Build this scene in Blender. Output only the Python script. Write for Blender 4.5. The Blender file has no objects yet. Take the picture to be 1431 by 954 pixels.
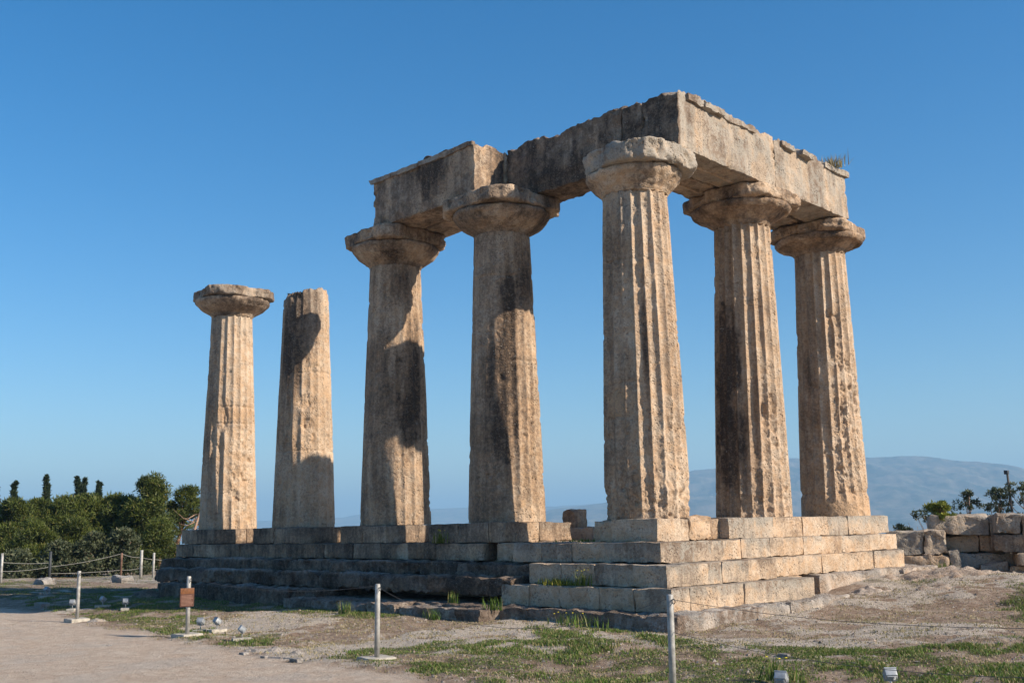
import bpy, math, random
import numpy as np
from mathutils import Vector, Matrix

S = bpy.context.scene
COL = S.collection
rng = np.random.default_rng(7)
random.seed(7)

# ------------------------------------------------------------------ camera
cam_d = bpy.data.cameras.new("camera")
cam = bpy.data.objects.new("camera", cam_d)
COL.objects.link(cam)
CAM = np.array([13.378, -16.878, -0.117])
yaw, pit, rol = -0.791, 0.1713, 0.0193
F = Vector((math.sin(yaw)*math.cos(pit), math.cos(yaw)*math.cos(pit), math.sin(pit)))
R = Vector((math.cos(yaw), -math.sin(yaw), 0)); U = R.cross(F)
# camera axes rolled about the view direction
cr, sr = math.cos(rol), math.sin(rol)
Xc = R*cr - U*sr
Yc = (R*sr + U*cr)
M = Matrix((Xc, Yc, -F)).transposed().to_4x4()
M.translation = Vector(CAM)
cam.matrix_world = M
cam_d.sensor_width = 36; cam_d.lens = 1502.3/1431*36
cam_d.clip_start = 0.1; cam_d.clip_end = 40000
S.camera = cam

# ------------------------------------------------------------------ light
SUN_AZ, SUN_EL = 22.0, 30.0
sd = Vector((math.cos(math.radians(SUN_AZ))*math.cos(math.radians(SUN_EL)),
             math.sin(math.radians(SUN_AZ))*math.cos(math.radians(SUN_EL)), math.sin(math.radians(SUN_EL))))
w = bpy.data.worlds.new("World"); S.world = w; w.use_nodes = True
nt = w.node_tree
bg = nt.nodes['Background']
sky = nt.nodes.new('ShaderNodeTexSky'); sky.sky_type = 'NISHITA'; sky.sun_disc = False
sky.sun_elevation = math.radians(SUN_EL); sky.sun_rotation = math.radians(90-SUN_AZ)
sky.altitude = 100; sky.air_density = 1.0; sky.dust_density = 0.7; sky.ozone_density = 3.0
hs_ = nt.nodes.new('ShaderNodeHueSaturation'); hs_.inputs['Saturation'].default_value = 1.42; hs_.inputs['Value'].default_value = 1.0
nt.links.new(sky.outputs[0], hs_.inputs['Color']); nt.links.new(hs_.outputs[0], bg.inputs[0]); bg.inputs[1].default_value = 0.098
sl = bpy.data.lights.new("sun", 'SUN'); sun = bpy.data.objects.new("sun", sl); COL.objects.link(sun)
sl.energy = 5.0; sl.angle = math.radians(0.53); sl.color = (1.0, 0.87, 0.72)
sun.rotation_euler = sd.to_track_quat('Z', 'Y').to_euler()
S.view_settings.view_transform = 'Standard'; S.view_settings.look = 'None'
S.view_settings.exposure = 0.66; S.view_settings.gamma = 1; S.view_settings.use_curve_mapping = False
S.cycles.max_bounces = 6; S.cycles.volume_bounces = 0
S.cycles.transparent_max_bounces = 8

# ------------------------------------------------------------------ noise
def _h(ix, iy, iz, seed):
    with np.errstate(over='ignore'):
        n = (ix.astype(np.uint32)*np.uint32(374761393) + iy.astype(np.uint32)*np.uint32(668265263)
             + iz.astype(np.uint32)*np.uint32(2147483647) + np.uint32((seed*1274126177) & 0xffffffff))
        n = (n ^ (n >> np.uint32(13)))*np.uint32(1274126177)
        n = (n ^ (n >> np.uint32(15)))*np.uint32(2246822519)
        n = n ^ (n >> np.uint32(16))
    return n.astype(np.float64)/4294967295.0
def vnoise(p, seed=0):
    p = np.asarray(p, float); i = np.floor(p).astype(np.int64); f = p-i; f = f*f*(3-2*f)
    o = 0
    for dx in (0, 1):
        wx = f[:, 0] if dx else 1-f[:, 0]
        for dy in (0, 1):
            wy = f[:, 1] if dy else 1-f[:, 1]
            for dz in (0, 1):
                wz = f[:, 2] if dz else 1-f[:, 2]
                o = o + wx*wy*wz*_h(i[:, 0]+dx, i[:, 1]+dy, i[:, 2]+dz, seed)
    return o*2-1
def fbm(p, sc=1.0, octs=4, seed=0, gain=.5):
    p = np.asarray(p, float)*sc; a = 1; o = 0; t = 0
    for k in range(octs):
        o = o + a*vnoise(p+k*17.3, seed+k*31); t += a; a *= gain; p = p*2.03
    return o/t*1.6
def sstep(a, b, x): t = np.clip((x-a)/(b-a), 0, 1); return t*t*(3-2*t)

# ------------------------------------------------------------------ mesh helpers
def mesh(name, V, quads=None, tris=None, mat=None, smooth=True, tint=None):
    V = np.asarray(V, np.float32); me = bpy.data.meshes.new(name)
    me.vertices.add(len(V)); me.vertices.foreach_set('co', V.ravel())
    lp, st, n = [], [], 0
    if quads is not None and len(quads):
        q = np.asarray(quads, np.int32); lp.append(q.ravel()); st.append(np.arange(len(q))*4); n += len(q)*4
    if tris is not None and len(tris):
        t = np.asarray(tris, np.int32); lp.append(t.ravel()); st.append(n+np.arange(len(t))*3); n += len(t)*3
    lp = np.concatenate(lp); st = np.concatenate(st)
    me.loops.add(len(lp)); me.loops.foreach_set('vertex_index', lp.astype(np.int32))
    me.polygons.add(len(st)); me.polygons.foreach_set('loop_start', st.astype(np.int32))
    me.update(calc_edges=True)
    me.polygons.foreach_set('use_smooth', np.full(len(st), smooth))
    if tint is not None:
        a = me.color_attributes.new('tint', 'FLOAT_COLOR', 'POINT')
        c = np.ones((len(V), 4), np.float32); c[:, :3] = tint; a.data.foreach_set('color', c.ravel())
    if mat: me.materials.append(mat)
    me.update(); return me
def wloc(o):
    l = Vector((0, 0, 0))
    while o is not None: l = l+o.location; o = o.parent
    return np.array(l)
def obj(name, V, quads=None, tris=None, mat=None, parent=None, smooth=True, tint=None, origin=None, label=None):
    """V in world coordinates; stored relative to the parent (whose rotation is zero)"""
    V = np.asarray(V, float)
    base = wloc(parent) if parent else np.zeros(3)
    og = np.array(origin) if origin is not None else base
    me = mesh(name, V-og, quads, tris, mat, smooth, tint)
    o = bpy.data.objects.new(name, me); COL.objects.link(o)
    o.location = og-base; o.parent = parent
    if label: o['label'] = label
    return o
def tag(o, label=None, cat=None, group=None, kind=None):
    if label: o['label'] = label
    if cat: o['category'] = cat
    if group: o['group'] = group
    if kind: o['kind'] = kind
    return o
def empty(name, loc, label=None, cat=None, group=None):
    o = bpy.data.objects.new(name, None); o.location = loc; o.empty_display_size = .2
    COL.objects.link(o); return tag(o, label, cat, group)
class MB:
    def __init__(s): s.V = []; s.Q = []; s.T = []; s.C = []; s.n = 0
    def add(s, V, Q=None, T=None, C=None):
        V = np.asarray(V, float)
        if Q is not None and len(Q): s.Q.append(np.asarray(Q)+s.n)
        if T is not None and len(T): s.T.append(np.asarray(T)+s.n)
        s.V.append(V); s.C.append(np.zeros((len(V), 3)) if C is None else C); s.n += len(V)
        return s
    def build(s, name, mat, parent=None, **k):
        return obj(name, np.concatenate(s.V), np.concatenate(s.Q) if s.Q else None, np.concatenate(s.T) if s.T else None,
                   mat, parent, tint=np.concatenate(s.C), **k)
def gridq(nu, nv, wrapu=False):
    a = np.arange(nu*nv).reshape(nv, nu); nxt = np.roll(a, -1, 1) if wrapu else a[:, 1:]; cur = a if wrapu else a[:, :-1]
    return np.stack([cur[:-1], nxt[:-1], nxt[1:], cur[1:]], -1).reshape(-1, 4)
def lines(a, b, r, step):
    n = max(1, int(round((b-a-2*r)/step)))
    return np.concatenate([[a, a+r*.35], np.linspace(a+r, b-r, n+1), [b-r*.35, b]])
def block(x0, x1, y0, y1, z0, z1, r=.035, amp=.012, step=.12, seed=0, warp=None, big=0.0, chip=.6, rot=0.0):
    """a stone block: rounded, chipped edges and uneven faces; returns V, Q"""
    r = min(r, (x1-x0)*.2, (y1-y0)*.2, (z1-z0)*.2)
    L = [lines(x0, x1, r, step), lines(y0, y1, r, step), lines(z0, z1, r, step)]
    Vs, Qs, n = [], [], 0
    for ax in range(3):
        u, v = (ax+1) % 3, (ax+2) % 3
        for side in (0, 1):
            uu, vv = np.meshgrid(L[u], L[v]); P = np.zeros((uu.size, 3))
            P[:, u] = uu.ravel(); P[:, v] = vv.ravel(); P[:, ax] = L[ax][-1] if side else L[ax][0]
            q = gridq(len(L[u]), len(L[v]))
            if not side: q = q[:, ::-1]
            Vs.append(P); Qs.append(q+n); n += len(P)
    V = np.concatenate(Vs); Q = np.concatenate(Qs)
    lo = np.array([x0, y0, z0]); hi = np.array([x1, y1, z1])
    # edge wear radius varies along the block
    k = np.clip(.22+.25*fbm(V, 9, 2, seed+9)*chip+.9*sstep(.12, .32, fbm(V, 2.6, 4, seed+5))*chip, .04, 1)[:, None]
    q = np.clip(V, lo+r, hi-r); d = V-q; ln = np.linalg.norm(d, axis=1, keepdims=True)+1e-9
    nact = (np.abs(d) > 1e-6).sum(1)[:, None]
    tgt = q+d/ln*r
    P = np.where(nact >= 2, V*(1-k)+tgt*k - (d/ln)*r*.5*np.maximum(0, k-.6), V)
    c = (lo+hi)/2
    P0 = P+seed*3.1
    ch = sstep(.42, .52, fbm(P0, 3.1, 4, seed+66))*(nact[:, 0] >= 1)*sstep(r*4+.05, r, np.sort(np.minimum(V-lo, hi-V), 1)[:, 1])
    P = P-(d/ln)*(ch*min(r*.9, .05))[:, None]
    dn = np.stack([fbm(P0+a*41.7, 5.5, 4, seed+a) for a in range(3)], 1)
    P = P+dn*amp
    if big > 0:
        db = np.stack([fbm(P0+a*13.7, 1.3, 3, seed+a+50) for a in range(3)], 1); P = P+db*big
    if rot:
        cs, sn = math.cos(rot), math.sin(rot); D = P-c
        P = c+np.stack([D[:, 0]*cs-D[:, 1]*sn, D[:, 0]*sn+D[:, 1]*cs, D[:, 2]], 1)
    if warp is not None: P = warp(P)
    return P, Q
def tube(pts, rad, n=8, cap=True):
    pts = np.asarray(pts, float); rad = np.broadcast_to(np.asarray(rad, float), (len(pts),))
    T = np.gradient(pts, axis=0); T /= np.linalg.norm(T, axis=1, keepdims=True)+1e-9
    ref = np.where(np.abs(T[:, 2:3]) > .9, [[1., 0, 0]], [[0, 0, 1.]])
    A = np.cross(T, ref); A /= np.linalg.norm(A, axis=1, keepdims=True); B = np.cross(T, A)
    a = np.linspace(0, 2*np.pi, n, endpoint=False)
    V = pts[:, None]+rad[:, None, None]*(A[:, None]*np.cos(a)[None, :, None]+B[:, None]*np.sin(a)[None, :, None])
    V = V.reshape(-1, 3); Q = gridq(n, len(pts), True); T3 = None
    if cap:
        V = np.concatenate([V, pts[:1], pts[-1:]]); m = len(pts)*n; i = np.arange(n); j = (i+1) % n
        T3 = np.concatenate([np.stack([j, i, np.full(n, m)], 1), np.stack([i+m-n, j+m-n, np.full(n, m+1)], 1)])
    return V, Q, T3

# ------------------------------------------------------------------ materials
def newmat(name, rough=.9):
    m = bpy.data.materials.new(name); m.use_nodes = True; n = m.node_tree
    b = n.nodes['Principled BSDF']; b.inputs['Roughness'].default_value = rough
    b.inputs['Specular IOR Level'].default_value = .25
    return m, n, b
class NB:
    def __init__(s, nt): s.nt = nt
    def n(s, t, **k):
        o = s.nt.nodes.new(t)
        for a, v in k.items(): setattr(o, a, v)
        return o
    def l(s, a, b): s.nt.links.new(a, b)
    def setv(s, sock, v):
        if hasattr(v, 'links') or hasattr(v, 'is_linked'): s.l(v, sock)
        else: sock.default_value = v
    def pos(s): return s.n('ShaderNodeNewGeometry').outputs['Position']
    def mapv(s, vec, scale): 
        m = s.n('ShaderNodeMapping'); s.l(vec, m.inputs[0]); m.inputs['Scale'].default_value = scale; return m.outputs[0]
    def noise(s, vec, sc, det=5, rough=.55, dist=0):
        o = s.n('ShaderNodeTexNoise'); s.l(vec, o.inputs['Vector']); o.inputs['Scale'].default_value = sc
        o.inputs['Detail'].default_value = det; o.inputs['Roughness'].default_value = rough; o.inputs['Distortion'].default_value = dist
        return o.outputs['Fac']
    def ramp(s, v, a, b, lo=0., hi=1.):
        o = s.n('ShaderNodeMapRange', interpolation_type='SMOOTHSTEP'); s.l(v, o.inputs[0])
        for i, x in enumerate((a, b, lo, hi)): o.inputs[i+1].default_value = x
        return o.outputs[0]
    def math(s, op, a, b=0.0, clamp=False):
        o = s.n('ShaderNodeMath', operation=op, use_clamp=clamp); s.setv(o.inputs[0], a); s.setv(o.inputs[1], b); return o.outputs[0]
    def mix(s, f, a, b, mode='MIX'):
        o = s.n('ShaderNodeMix', data_type='RGBA', blend_type=mode); s.setv(o.inputs[0], f)
        s.setv(o.inputs[6], a if not isinstance(a, tuple) else (*a, 1)); s.setv(o.inputs[7], b if not isinstance(b, tuple) else (*b, 1))
        return o.outputs[2]
    def bump(s, h, strength, dist, prev=None):
        o = s.n('ShaderNodeBump'); s.l(h, o.inputs['Height']); o.inputs['Strength'].default_value = strength
        o.inputs['Distance'].default_value = dist
        if prev is not None: s.l(prev, o.inputs['Normal'])
        return o.outputs[0]
    def tint(s):
        a = s.n('ShaderNodeAttribute', attribute_name='tint'); sp = s.n('ShaderNodeSeparateColor'); s.l(a.outputs['Color'], sp.inputs[0])
        return sp.outputs[0], sp.outputs[1], sp.outputs[2]

def stone_mat(name, warm=(.49, .342, .218), pale=(.56, .445, .325), grey=(.35, .315, .26), dark=(.046, .033, .025), orange=(.51, .315, .165)):
    """tint: R dark lichen/soot plus painted shade, G grey weathering, B orange-ish fresh stone or mortar"""
    m, nt_, b = newmat(name, .93); N = NB(nt_); P = N.pos()
    tr, tg, tb = N.tint()
    big = N.noise(P, .9, 6, .6); mid = N.noise(P, 4.5, 6, .65, .4)
    str_ = N.noise(N.mapv(P, (7, 7, .7)), 1, 5, .6); fine = N.noise(P, 38, 4, .7); spk = N.noise(P, 14, 5, .75)
    c = N.mix(N.ramp(mid, .38, .62), warm, pale)
    c = N.mix(N.math('MULTIPLY', N.ramp(big, .5, .68), .25), c, orange)
    g = N.math('ADD', N.math('MULTIPLY', tg, 1.25), N.math('SUBTRACT', N.math('ADD', N.math('MULTIPLY', spk, .9), N.math('MULTIPLY', str_, .7)), .95))
    c = N.mix(N.ramp(g, .25, .8), c, grey)
    c = N.mix(N.ramp(tb, .1, .9, 0, .75), c, N.mix(mid, orange, warm))
    d = N.math('ADD', tr, N.math('MULTIPLY', N.math('SUBTRACT', N.math('ADD', N.math('MULTIPLY', spk, 1.15), N.math('ADD', N.math('MULTIPLY', str_, .55), N.math('MULTIPLY', mid, .45))), 1.06), 1.8))
    c = N.mix(N.ramp(d, .12, .62, 0, .72), c, (.19, .118, .070)); c = N.mix(N.ramp(d, .50, 1.15, 0, .93), c, dark)
    c = N.mix(N.math('MULTIPLY', N.ramp(fine, .50, .68), .5), c, (.15, .115, .09))
    c = N.mix(N.math('MULTIPLY', N.ramp(spk, .56, .70), .40), c, (.62, .55, .45)); c = N.mix(N.math('MULTIPLY', N.ramp(spk, .46, .34), .45), c, (.14, .11, .085))
    vo = N.n('ShaderNodeTexVoronoi', feature='F1'); N.l(P, vo.inputs['Vector']); vo.inputs['Scale'].default_value = 17
    pits = N.ramp(vo.outputs['Distance'], .10, .42); gate = N.ramp(N.noise(P, 3.1, 4, .6), .46, .60)
    pit = N.math('ADD', N.math('MULTIPLY', pits, gate), N.math('SUBTRACT', 1.0, gate))
    c = N.mix(N.math('MULTIPLY', N.math('SUBTRACT', 1.0, pit), .35), c, (.12, .085, .06))  # hollows darkened in colour too: painted shade on top of the bump
    nt_.links.new(c, b.inputs['Base Color'])
    rg = N.ramp(N.noise(P, 1.7, 4, .6), .36, .62, .25, 1)
    h = N.bump(N.math('MULTIPLY', spk, rg), .9, .05 if name != 'bedrock' else .12); h = N.bump(pit, .7, .035, h); h = N.bump(N.math('MULTIPLY', fine, rg), .6, .015, h)
    nt_.links.new(h, b.inputs['Normal'])
    return m
M_STONE = stone_mat('weathered_stone')
M_ROCK = stone_mat('bedrock', warm=(.42, .32, .235), pale=(.52, .45, .37), grey=(.36, .335, .30), orange=(.44, .27, .16))
def simple(name, c, rough=.6, var=.15, sc=20, metal=0, bump=.2):
    m, n_, b = newmat(name, rough); N = NB(n_); P = N.pos()
    f = N.noise(P, sc, 5, .65)
    col = N.mix(N.ramp(f, .3, .7), tuple(x*(1-var) for x in c), tuple(min(1, x*(1+var)) for x in c))
    n_.links.new(col, b.inputs['Base Color']); b.inputs['Metallic'].default_value = metal
    n_.links.new(N.bump(f, bump, .01), b.inputs['Normal']); return m
M_POLE = simple('galvanised_pole', (.36, .35, .32), .55, .3, 9, .2)
M_CONC = simple('concrete', (.40, .37, .31), .9, .3, 14, 0, .6)
M_WIRE = simple('wire', (.12, .11, .10), .6, .2)
M_ROPE = simple('white_rope', (.36, .35, .31), .8, .2)
M_LAMP = simple('lamp_housing', (.34, .36, .37), .5, .2, 12, .3)
M_GLASS = simple('lamp_glass', (.10, .11, .12), .15, .1)
M_SIGN = simple('sign_brown', (.10, .045, .03), .5, .12); M_SIGNH = simple('sign_orange', (.17, .07, .028), .5, .2)
M_TXT = simple('sign_lettering', (.30, .17, .12), .6, .1)
M_BARK = simple('pine_bark', (.17, .10, .07), .95, .45, 6, 0, 1)
M_TWIG = simple('dead_twigs', (.30, .20, .14), .9, .3)
M_WOOD = simple('pole_wood', (.10, .085, .07), .9, .3)
M_BLACK = simple('dark_metal', (.05, .055, .06), .5, .2)
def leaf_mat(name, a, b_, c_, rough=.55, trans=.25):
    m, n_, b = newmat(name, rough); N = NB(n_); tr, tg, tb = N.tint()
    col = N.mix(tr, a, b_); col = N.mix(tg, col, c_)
    n_.links.new(col, b.inputs['Base Color'])
    t = N.n('ShaderNodeBsdfTranslucent'); N.l(N.mix(.5, col, (.12, .16, .02)), t.inputs[0])
    mx = N.n('ShaderNodeMixShader'); mx.inputs[0].default_value = trans
    N.l(b.outputs[0], mx.inputs[1]); N.l(t.outputs[0], mx.inputs[2]); N.l(mx.outputs[0], n_.nodes['Material Output'].inputs[0]); return m
M_PINE = leaf_mat('pine_needles', (.024, .038, .010), (.110, .135, .026), (.17, .14, .04))
M_CYP = leaf_mat('cypress_foliage', (.018, .032, .016), (.04, .06, .025), (.06, .07, .03), trans=.1)
M_OLEA = leaf_mat('shrub_leaves', (.036, .048, .024), (.10, .115, .060), (.14, .125, .07), trans=.15)
M_FENN = leaf_mat('yellow_green_leaves', (.09, .12, .02), (.22, .24, .035), (.33, .28, .04))
M_GRASS = leaf_mat('grass_blades', (.060, .115, .020), (.16, .25, .045), (.36, .29, .15), trans=.35)
M_DRY = leaf_mat('dry_grass', (.30, .23, .12), (.42, .35, .20), (.22, .22, .08), trans=.2)
M_FLOW = simple('yellow_petals', (.75, .60, .04), .6, .1)

# ------------------------------------------------------------------ terrain
def inpoly(x, y, poly):
    c = np.zeros(x.shape, bool); n = len(poly)
    for i in range(n):
        x1, y1 = poly[i]; x2, y2 = poly[(i+1) % n]
        k = ((y1 > y) != (y2 > y)) & (x < (x2-x1)*(y-y1)/((y2-y1)+1e-12)+x1); c ^= k
    return c
def pdist(x, y, poly):
    d = np.full(x.shape, 1e9); n = len(poly)
    for i in range(n):
        a = np.array(poly[i]); b = np.array(poly[(i+1) % n]); e = b-a
        t = np.clip(((x-a[0])*e[0]+(y-a[1])*e[1])/(e@e), 0, 1)
        d = np.minimum(d, np.hypot(x-a[0]-t*e[0], y-a[1]-t*e[1]))
    return np.where(inpoly(x, y, poly), d, -d)
PATH = [(-24.86, -9.4), (-16.81, -6.16), (-13.36, -6.39), (-9.11, -7.02), (-6.59, -7.29), (-4.08, -7.85), (-2.87, -7.73), (-1.53, -7.94), (-0.02, -8.21), (1.0, -8.08), (2.32, -8.04), (3.52, -8.13), (4.72, -8.37), (7.19, -9.24), (12, -11), (24, -16), (20, -30), (-30, -30), (-60, -20)]
GR = [([(-39.8, -6.5), (-31.5, -1.0), (-27.57, 0.73), (-20, -.3), (-14.35, -2.58), (-11.27, -2.43), (-8.28, -1.3), (-5.54, -1.74), (-5.83, -3.06), (-7.46, -3.6), (-8.21, -4.74), (-6.51, -6.15), (-4.41, -6.86), (-3.16, -6.33), (-1.96, -6.96), (-1.96, -7.87), (-4.08, -7.85), (-6.9, -7.14), (-9.91, -6.67), (-14.46, -5.97), (-18.19, -5.68), (-29.0, -8.6)], .75),
      ([(0.43, -7.68), (-0.06, -6.54), (0.47, -5.42), (0.98, -4.67), (0.76, -3.5), (1.74, -3.53), (3.18, -3.74), (4.1, -3.94), (5.21, -4.33), (5.91, -3.21), (7.4, -1.4), (8.7, -0.7), (10.34, -4.14), (9.5, -9.5), (6.97, -8.96), (4.27, -8.16), (2.21, -7.94)], .62),
      ([(3.9, -5.2), (5.03, -3.74), (5.88, -3.34), (7.56, -1.63), (8.17, -3.27), (7.09, -3.81), (6.26, -4.05), (5.26, -5.41)], 1.0),
      ([(5.08, 3.71), (4.78, 5.92), (5.58, 6.33), (7.25, 1.25), (6.55, 1.15), (5.9, 1.79)], .9),
      ([(-8.2, -3.2), (-8.3, -2.3), (-5.3, -2.6), (-1.9, -3.5), (-1.7, -3.15), (-4, -3.9), (-6.5, -3.9)], .9),
      ([(0.3, -3.5), (.9, -2.7), (2.0, -2.9), (1.5, -3.8)], .7),
      ([(1.9, 4.9), (2.6, 7.3), (3.3, 6.8), (3.0, 5.0)], .5)]
def groundz(x, y):
    x = np.asarray(x, float); y = np.asarray(y, float)
    z = np.full(x.shape, -1.81)
    z = z-.09*sstep(-4.0, -6.6, y)
    rise = sstep(.0, 7.2, y)*sstep(-2, 1.0, x)*(.40-.14*sstep(3, 8, x))
    z = z+rise
    d = np.hypot(x+8, y-2)
    z = z-70*sstep(75, 420, d)
    return z
def zones(x, y):
    p3 = np.stack([x, y, 0*x], 1)
    w1 = fbm(p3, .55, 4, 3); w2 = fbm(p3, 2.4, 4, 8)
    path = sstep(-.12, .25, pdist(x, y, PATH)+.22*w1+.16*w2)
    g = np.zeros(x.shape)
    for poly, s in GR:
        g = np.maximum(g, s*sstep(-.35, .45, pdist(x, y, poly)+.3*w2+.25*w1))
    g = g*(1-path*.97)
    far = sstep(-17, -24, x)+sstep(18, 30, y); g = np.maximum(g, np.clip(far, 0, 1)*.45*(1-path))
    patch = sstep(.0, .5, w1+.45*w2)
    g = g*(.35+.75*sstep(-.45, .25, w2+.3*w1))
    rock = np.clip(patch, 0, 1)*(1-path)
    return g, path, rock
def expand(a, b, step, far, ratio=1.16):
    L = list(np.arange(a, b+1e-6, step)); s = step
    while L[-1] < far: s *= ratio; L.append(L[-1]+s)
    M_ = []; s = step; c = a
    while c > -far: s *= ratio; c -= s; M_.append(c)
    return np.array(M_[::-1]+L)
gx = expand(-20, 12.5, .11, 9500); gy = expand(-13.5, 10, .11, 9500)
X, Y = np.meshgrid(gx, gy); x = X.ravel(); y = Y.ravel()
z = groundz(x, y); g, pa, ro = zones(x, y); p3 = np.stack([x, y, 0*x], 1)
near = 1-sstep(35, 60, np.hypot(x, y))
micro = (.035*fbm(p3, 1.1, 4, 21)+.022*fbm(p3, 4, 4, 22))*(1-pa)+.012*fbm(p3, .8, 3, 23)*pa
ledge = fbm(p3*np.array([1, 1, 1]), .45, 3, 60); terr = np.floor(ledge*5)/5+sstep(.35, .65, (ledge*5) % 1)/5
z = z+near*(micro+(.06+.10*sstep(2, 5, y))*terr*(1-pa)*sstep(-1, 2, x+.4*y)*1.0 + .03*ro - .0*g)
def gh(px, py):   # height of the modelled ground
    i = np.clip(np.searchsorted(gx, px)-1, 0, len(gx)-2); j = np.clip(np.searchsorted(gy, py)-1, 0, len(gy)-2)
    Z = z.reshape(X.shape); fx = (px-gx[i])/(gx[i+1]-gx[i]); fy = (py-gy[j])/(gy[j+1]-gy[j])
    return (Z[j, i]*(1-fx)*(1-fy)+Z[j, i+1]*fx*(1-fy)+Z[j+1, i]*(1-fx)*fy+Z[j+1, i+1]*fx*fy)

def ground_mat():
    m, nt_, b = newmat('ground_soil', .95); N = NB(nt_); P = N.pos(); g_, p_, r_ = N.tint()
    n1 = N.noise(P, .7, 6, .6); n2 = N.noise(P, 4, 6, .7, .6); n3 = N.noise(P, 30, 5, .75); n4 = N.noise(P, 95, 3, .7)
    gravel = N.mix(N.ramp(n2, .35, .65), (.61, .465, .34), (.70, .585, .46))
    gravel = N.mix(N.ramp(n1, .52, .66, 0, .55), gravel, (.58, .51, .43))
    gravel = N.mix(N.ramp(n4, .55, .72, 0, .38), gravel, (.26, .20, .16))
    gravel = N.mix(N.ramp(n3, .60, .74, 0, .5), gravel, (.68, .62, .54))
    soil = N.mix(N.ramp(n2, .35, .65), (.28, .195, .135), (.47, .36, .265))
    soil = N.mix(N.ramp(n3, .5, .7, 0, .6), soil, (.11, .08, .06))
    rockc = N.mix(N.ramp(n3, .35, .65), (.44, .37, .295), (.66, .58, .48))
    rk = N.math('ADD', r_, N.math('SUBTRACT', N.math('MULTIPLY', n2, 2.4), 1.15))
    soil = N.mix(N.ramp(rk, .15, .65), soil, rockc)
    turf = N.mix(n2, (.095, .085, .045), (.17, .13, .08))
    c = N.mix(N.ramp(g_, .2, .75, 0, .9), soil, turf); c = N.mix(p_, c, gravel)
    # far plain
    ge = N.n('ShaderNodeVectorMath', operation='LENGTH'); N.l(P, ge.inputs[0])
    plain = N.mix(N.ramp(N.noise(P, .004, 5, .6), .4, .6), (.06, .08, .04), (.16, .14, .09))
    c = N.mix(N.ramp(ge.outputs['Value'], 90, 300), c, plain)
    nt_.links.new(c, b.inputs['Base Color'])
    vo = N.n('ShaderNodeTexVoronoi', feature='SMOOTH_F1'); N.l(P, vo.inputs['Vector']); vo.inputs['Scale'].default_value = 26
    h = N.bump(n2, .9, .16); h = N.bump(n3, 1.0, .05, h); h = N.bump(vo.outputs['Distance'], .35, .02, h); h = N.bump(n4, .5, .01, h)
    nt_.links.new(h, b.inputs['Normal']); return m
M_GROUND = ground_mat()
o = obj('ground', np.stack([x, y, z], 1), gridq(len(gx), len(gy)), mat=M_GROUND, tint=np.stack([g, pa, ro], 1)); tag(o, kind='structure')

# mountains over the plain
def mount_mat():
    m, nt_, b = newmat('mountain_slope', 1); N = NB(nt_); P = N.pos()
    n1 = N.noise(P, .009, 9, .75); n2 = N.noise(N.mapv(P, (1, 1, .6)), .008, 9, .75, .3)
    c = N.mix(N.ramp(n1, .35, .65), (.02, .04, .03), (.19, .16, .12))
    c = N.mix(N.ramp(n2, .645, .70, 0, .8), c, (.50, .42, .36))
    nt_.links.new(c, b.inputs['Base Color']); return m
M_MT = mount_mat()
def mountain(name, ridge, depth, seed, rough=.055, label=None):
    rd = np.array(ridge, float); n = 420
    t = np.linspace(0, len(rd)-1, n); ix = np.interp(t, np.arange(len(rd)), rd[:, 0]); iy = np.interp(t, np.arange(len(rd)), rd[:, 1]); iz = np.interp(t, np.arange(len(rd)), rd[:, 2])
    k = np.ones(9)/9; iz = np.convolve(np.pad(iz, 4, 'edge'), k, 'valid')
    V = []; rows = 70
    for r in range(rows+1):
        s = r/rows*1.35 - .35   # s<0 behind the ridge
        d = np.stack([ix-CAM[0], iy-CAM[1]], 1); ln = np.hypot(d[:, 0], d[:, 1]); u = d/ln[:, None]
        px = ix-u[:, 0]*depth*s; py = iy-u[:, 1]*depth*s
        a = abs(s); prof = (1-a)**1.15 if s >= 0 else (1-a*1.6)
        zz = -75+(iz+75)*prof
        q = np.stack([px, py, 0*px], 1)
        rn = (1-np.abs(fbm(q, .0034, 6, seed)))-.55
        zz = zz+(iz+75)*rough*4*rn*min(1, a*4+.20)*(1-.6*a)
        V.append(np.stack([px, py, zz], 1))
    o = obj(name, np.concatenate(V), gridq(n, rows+1), mat=M_MT); tag(o, kind='structure')
    return o
mountain('mountain', [[-4700, 3900, -40], [-4400, 4080, 10], [-4199, 4256, 56], [-4113, 4339, 93], [-3893, 4537, 122], [-3725, 4676, 187], [-3518, 4834, 290], [-3414, 4908, 294], [-3251, 5017, 315], [-3091, 5118, 340], [-3040, 5148, 334], [-2899, 5229, 332], [-2728, 5320, 340], [-2484, 5439, 329], [-2297, 5520, 298], [-2144, 5582, 270], [-2052, 5617, 241], [-1852, 5686, 145], [-1568, 5771, 67], [-1200, 5900, 10]], 1900, 11)
mountain('hills', [[-9000, 1000, 10], [-8700, 2200, 40], [-8478, 2965, 60], [-8100, 3900, 85], [-7658, 4690, 95], [-7296, 5235, 112], [-7217, 5342, 133], [-6846, 5809, 163], [-6652, 6031, 169], [-6400, 6300, 160], [-6197, 6497, 163], [-5846, 6814, 183], [-5134, 7366, 180], [-4300, 7900, 140]], 1700, 12, .05)

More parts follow.
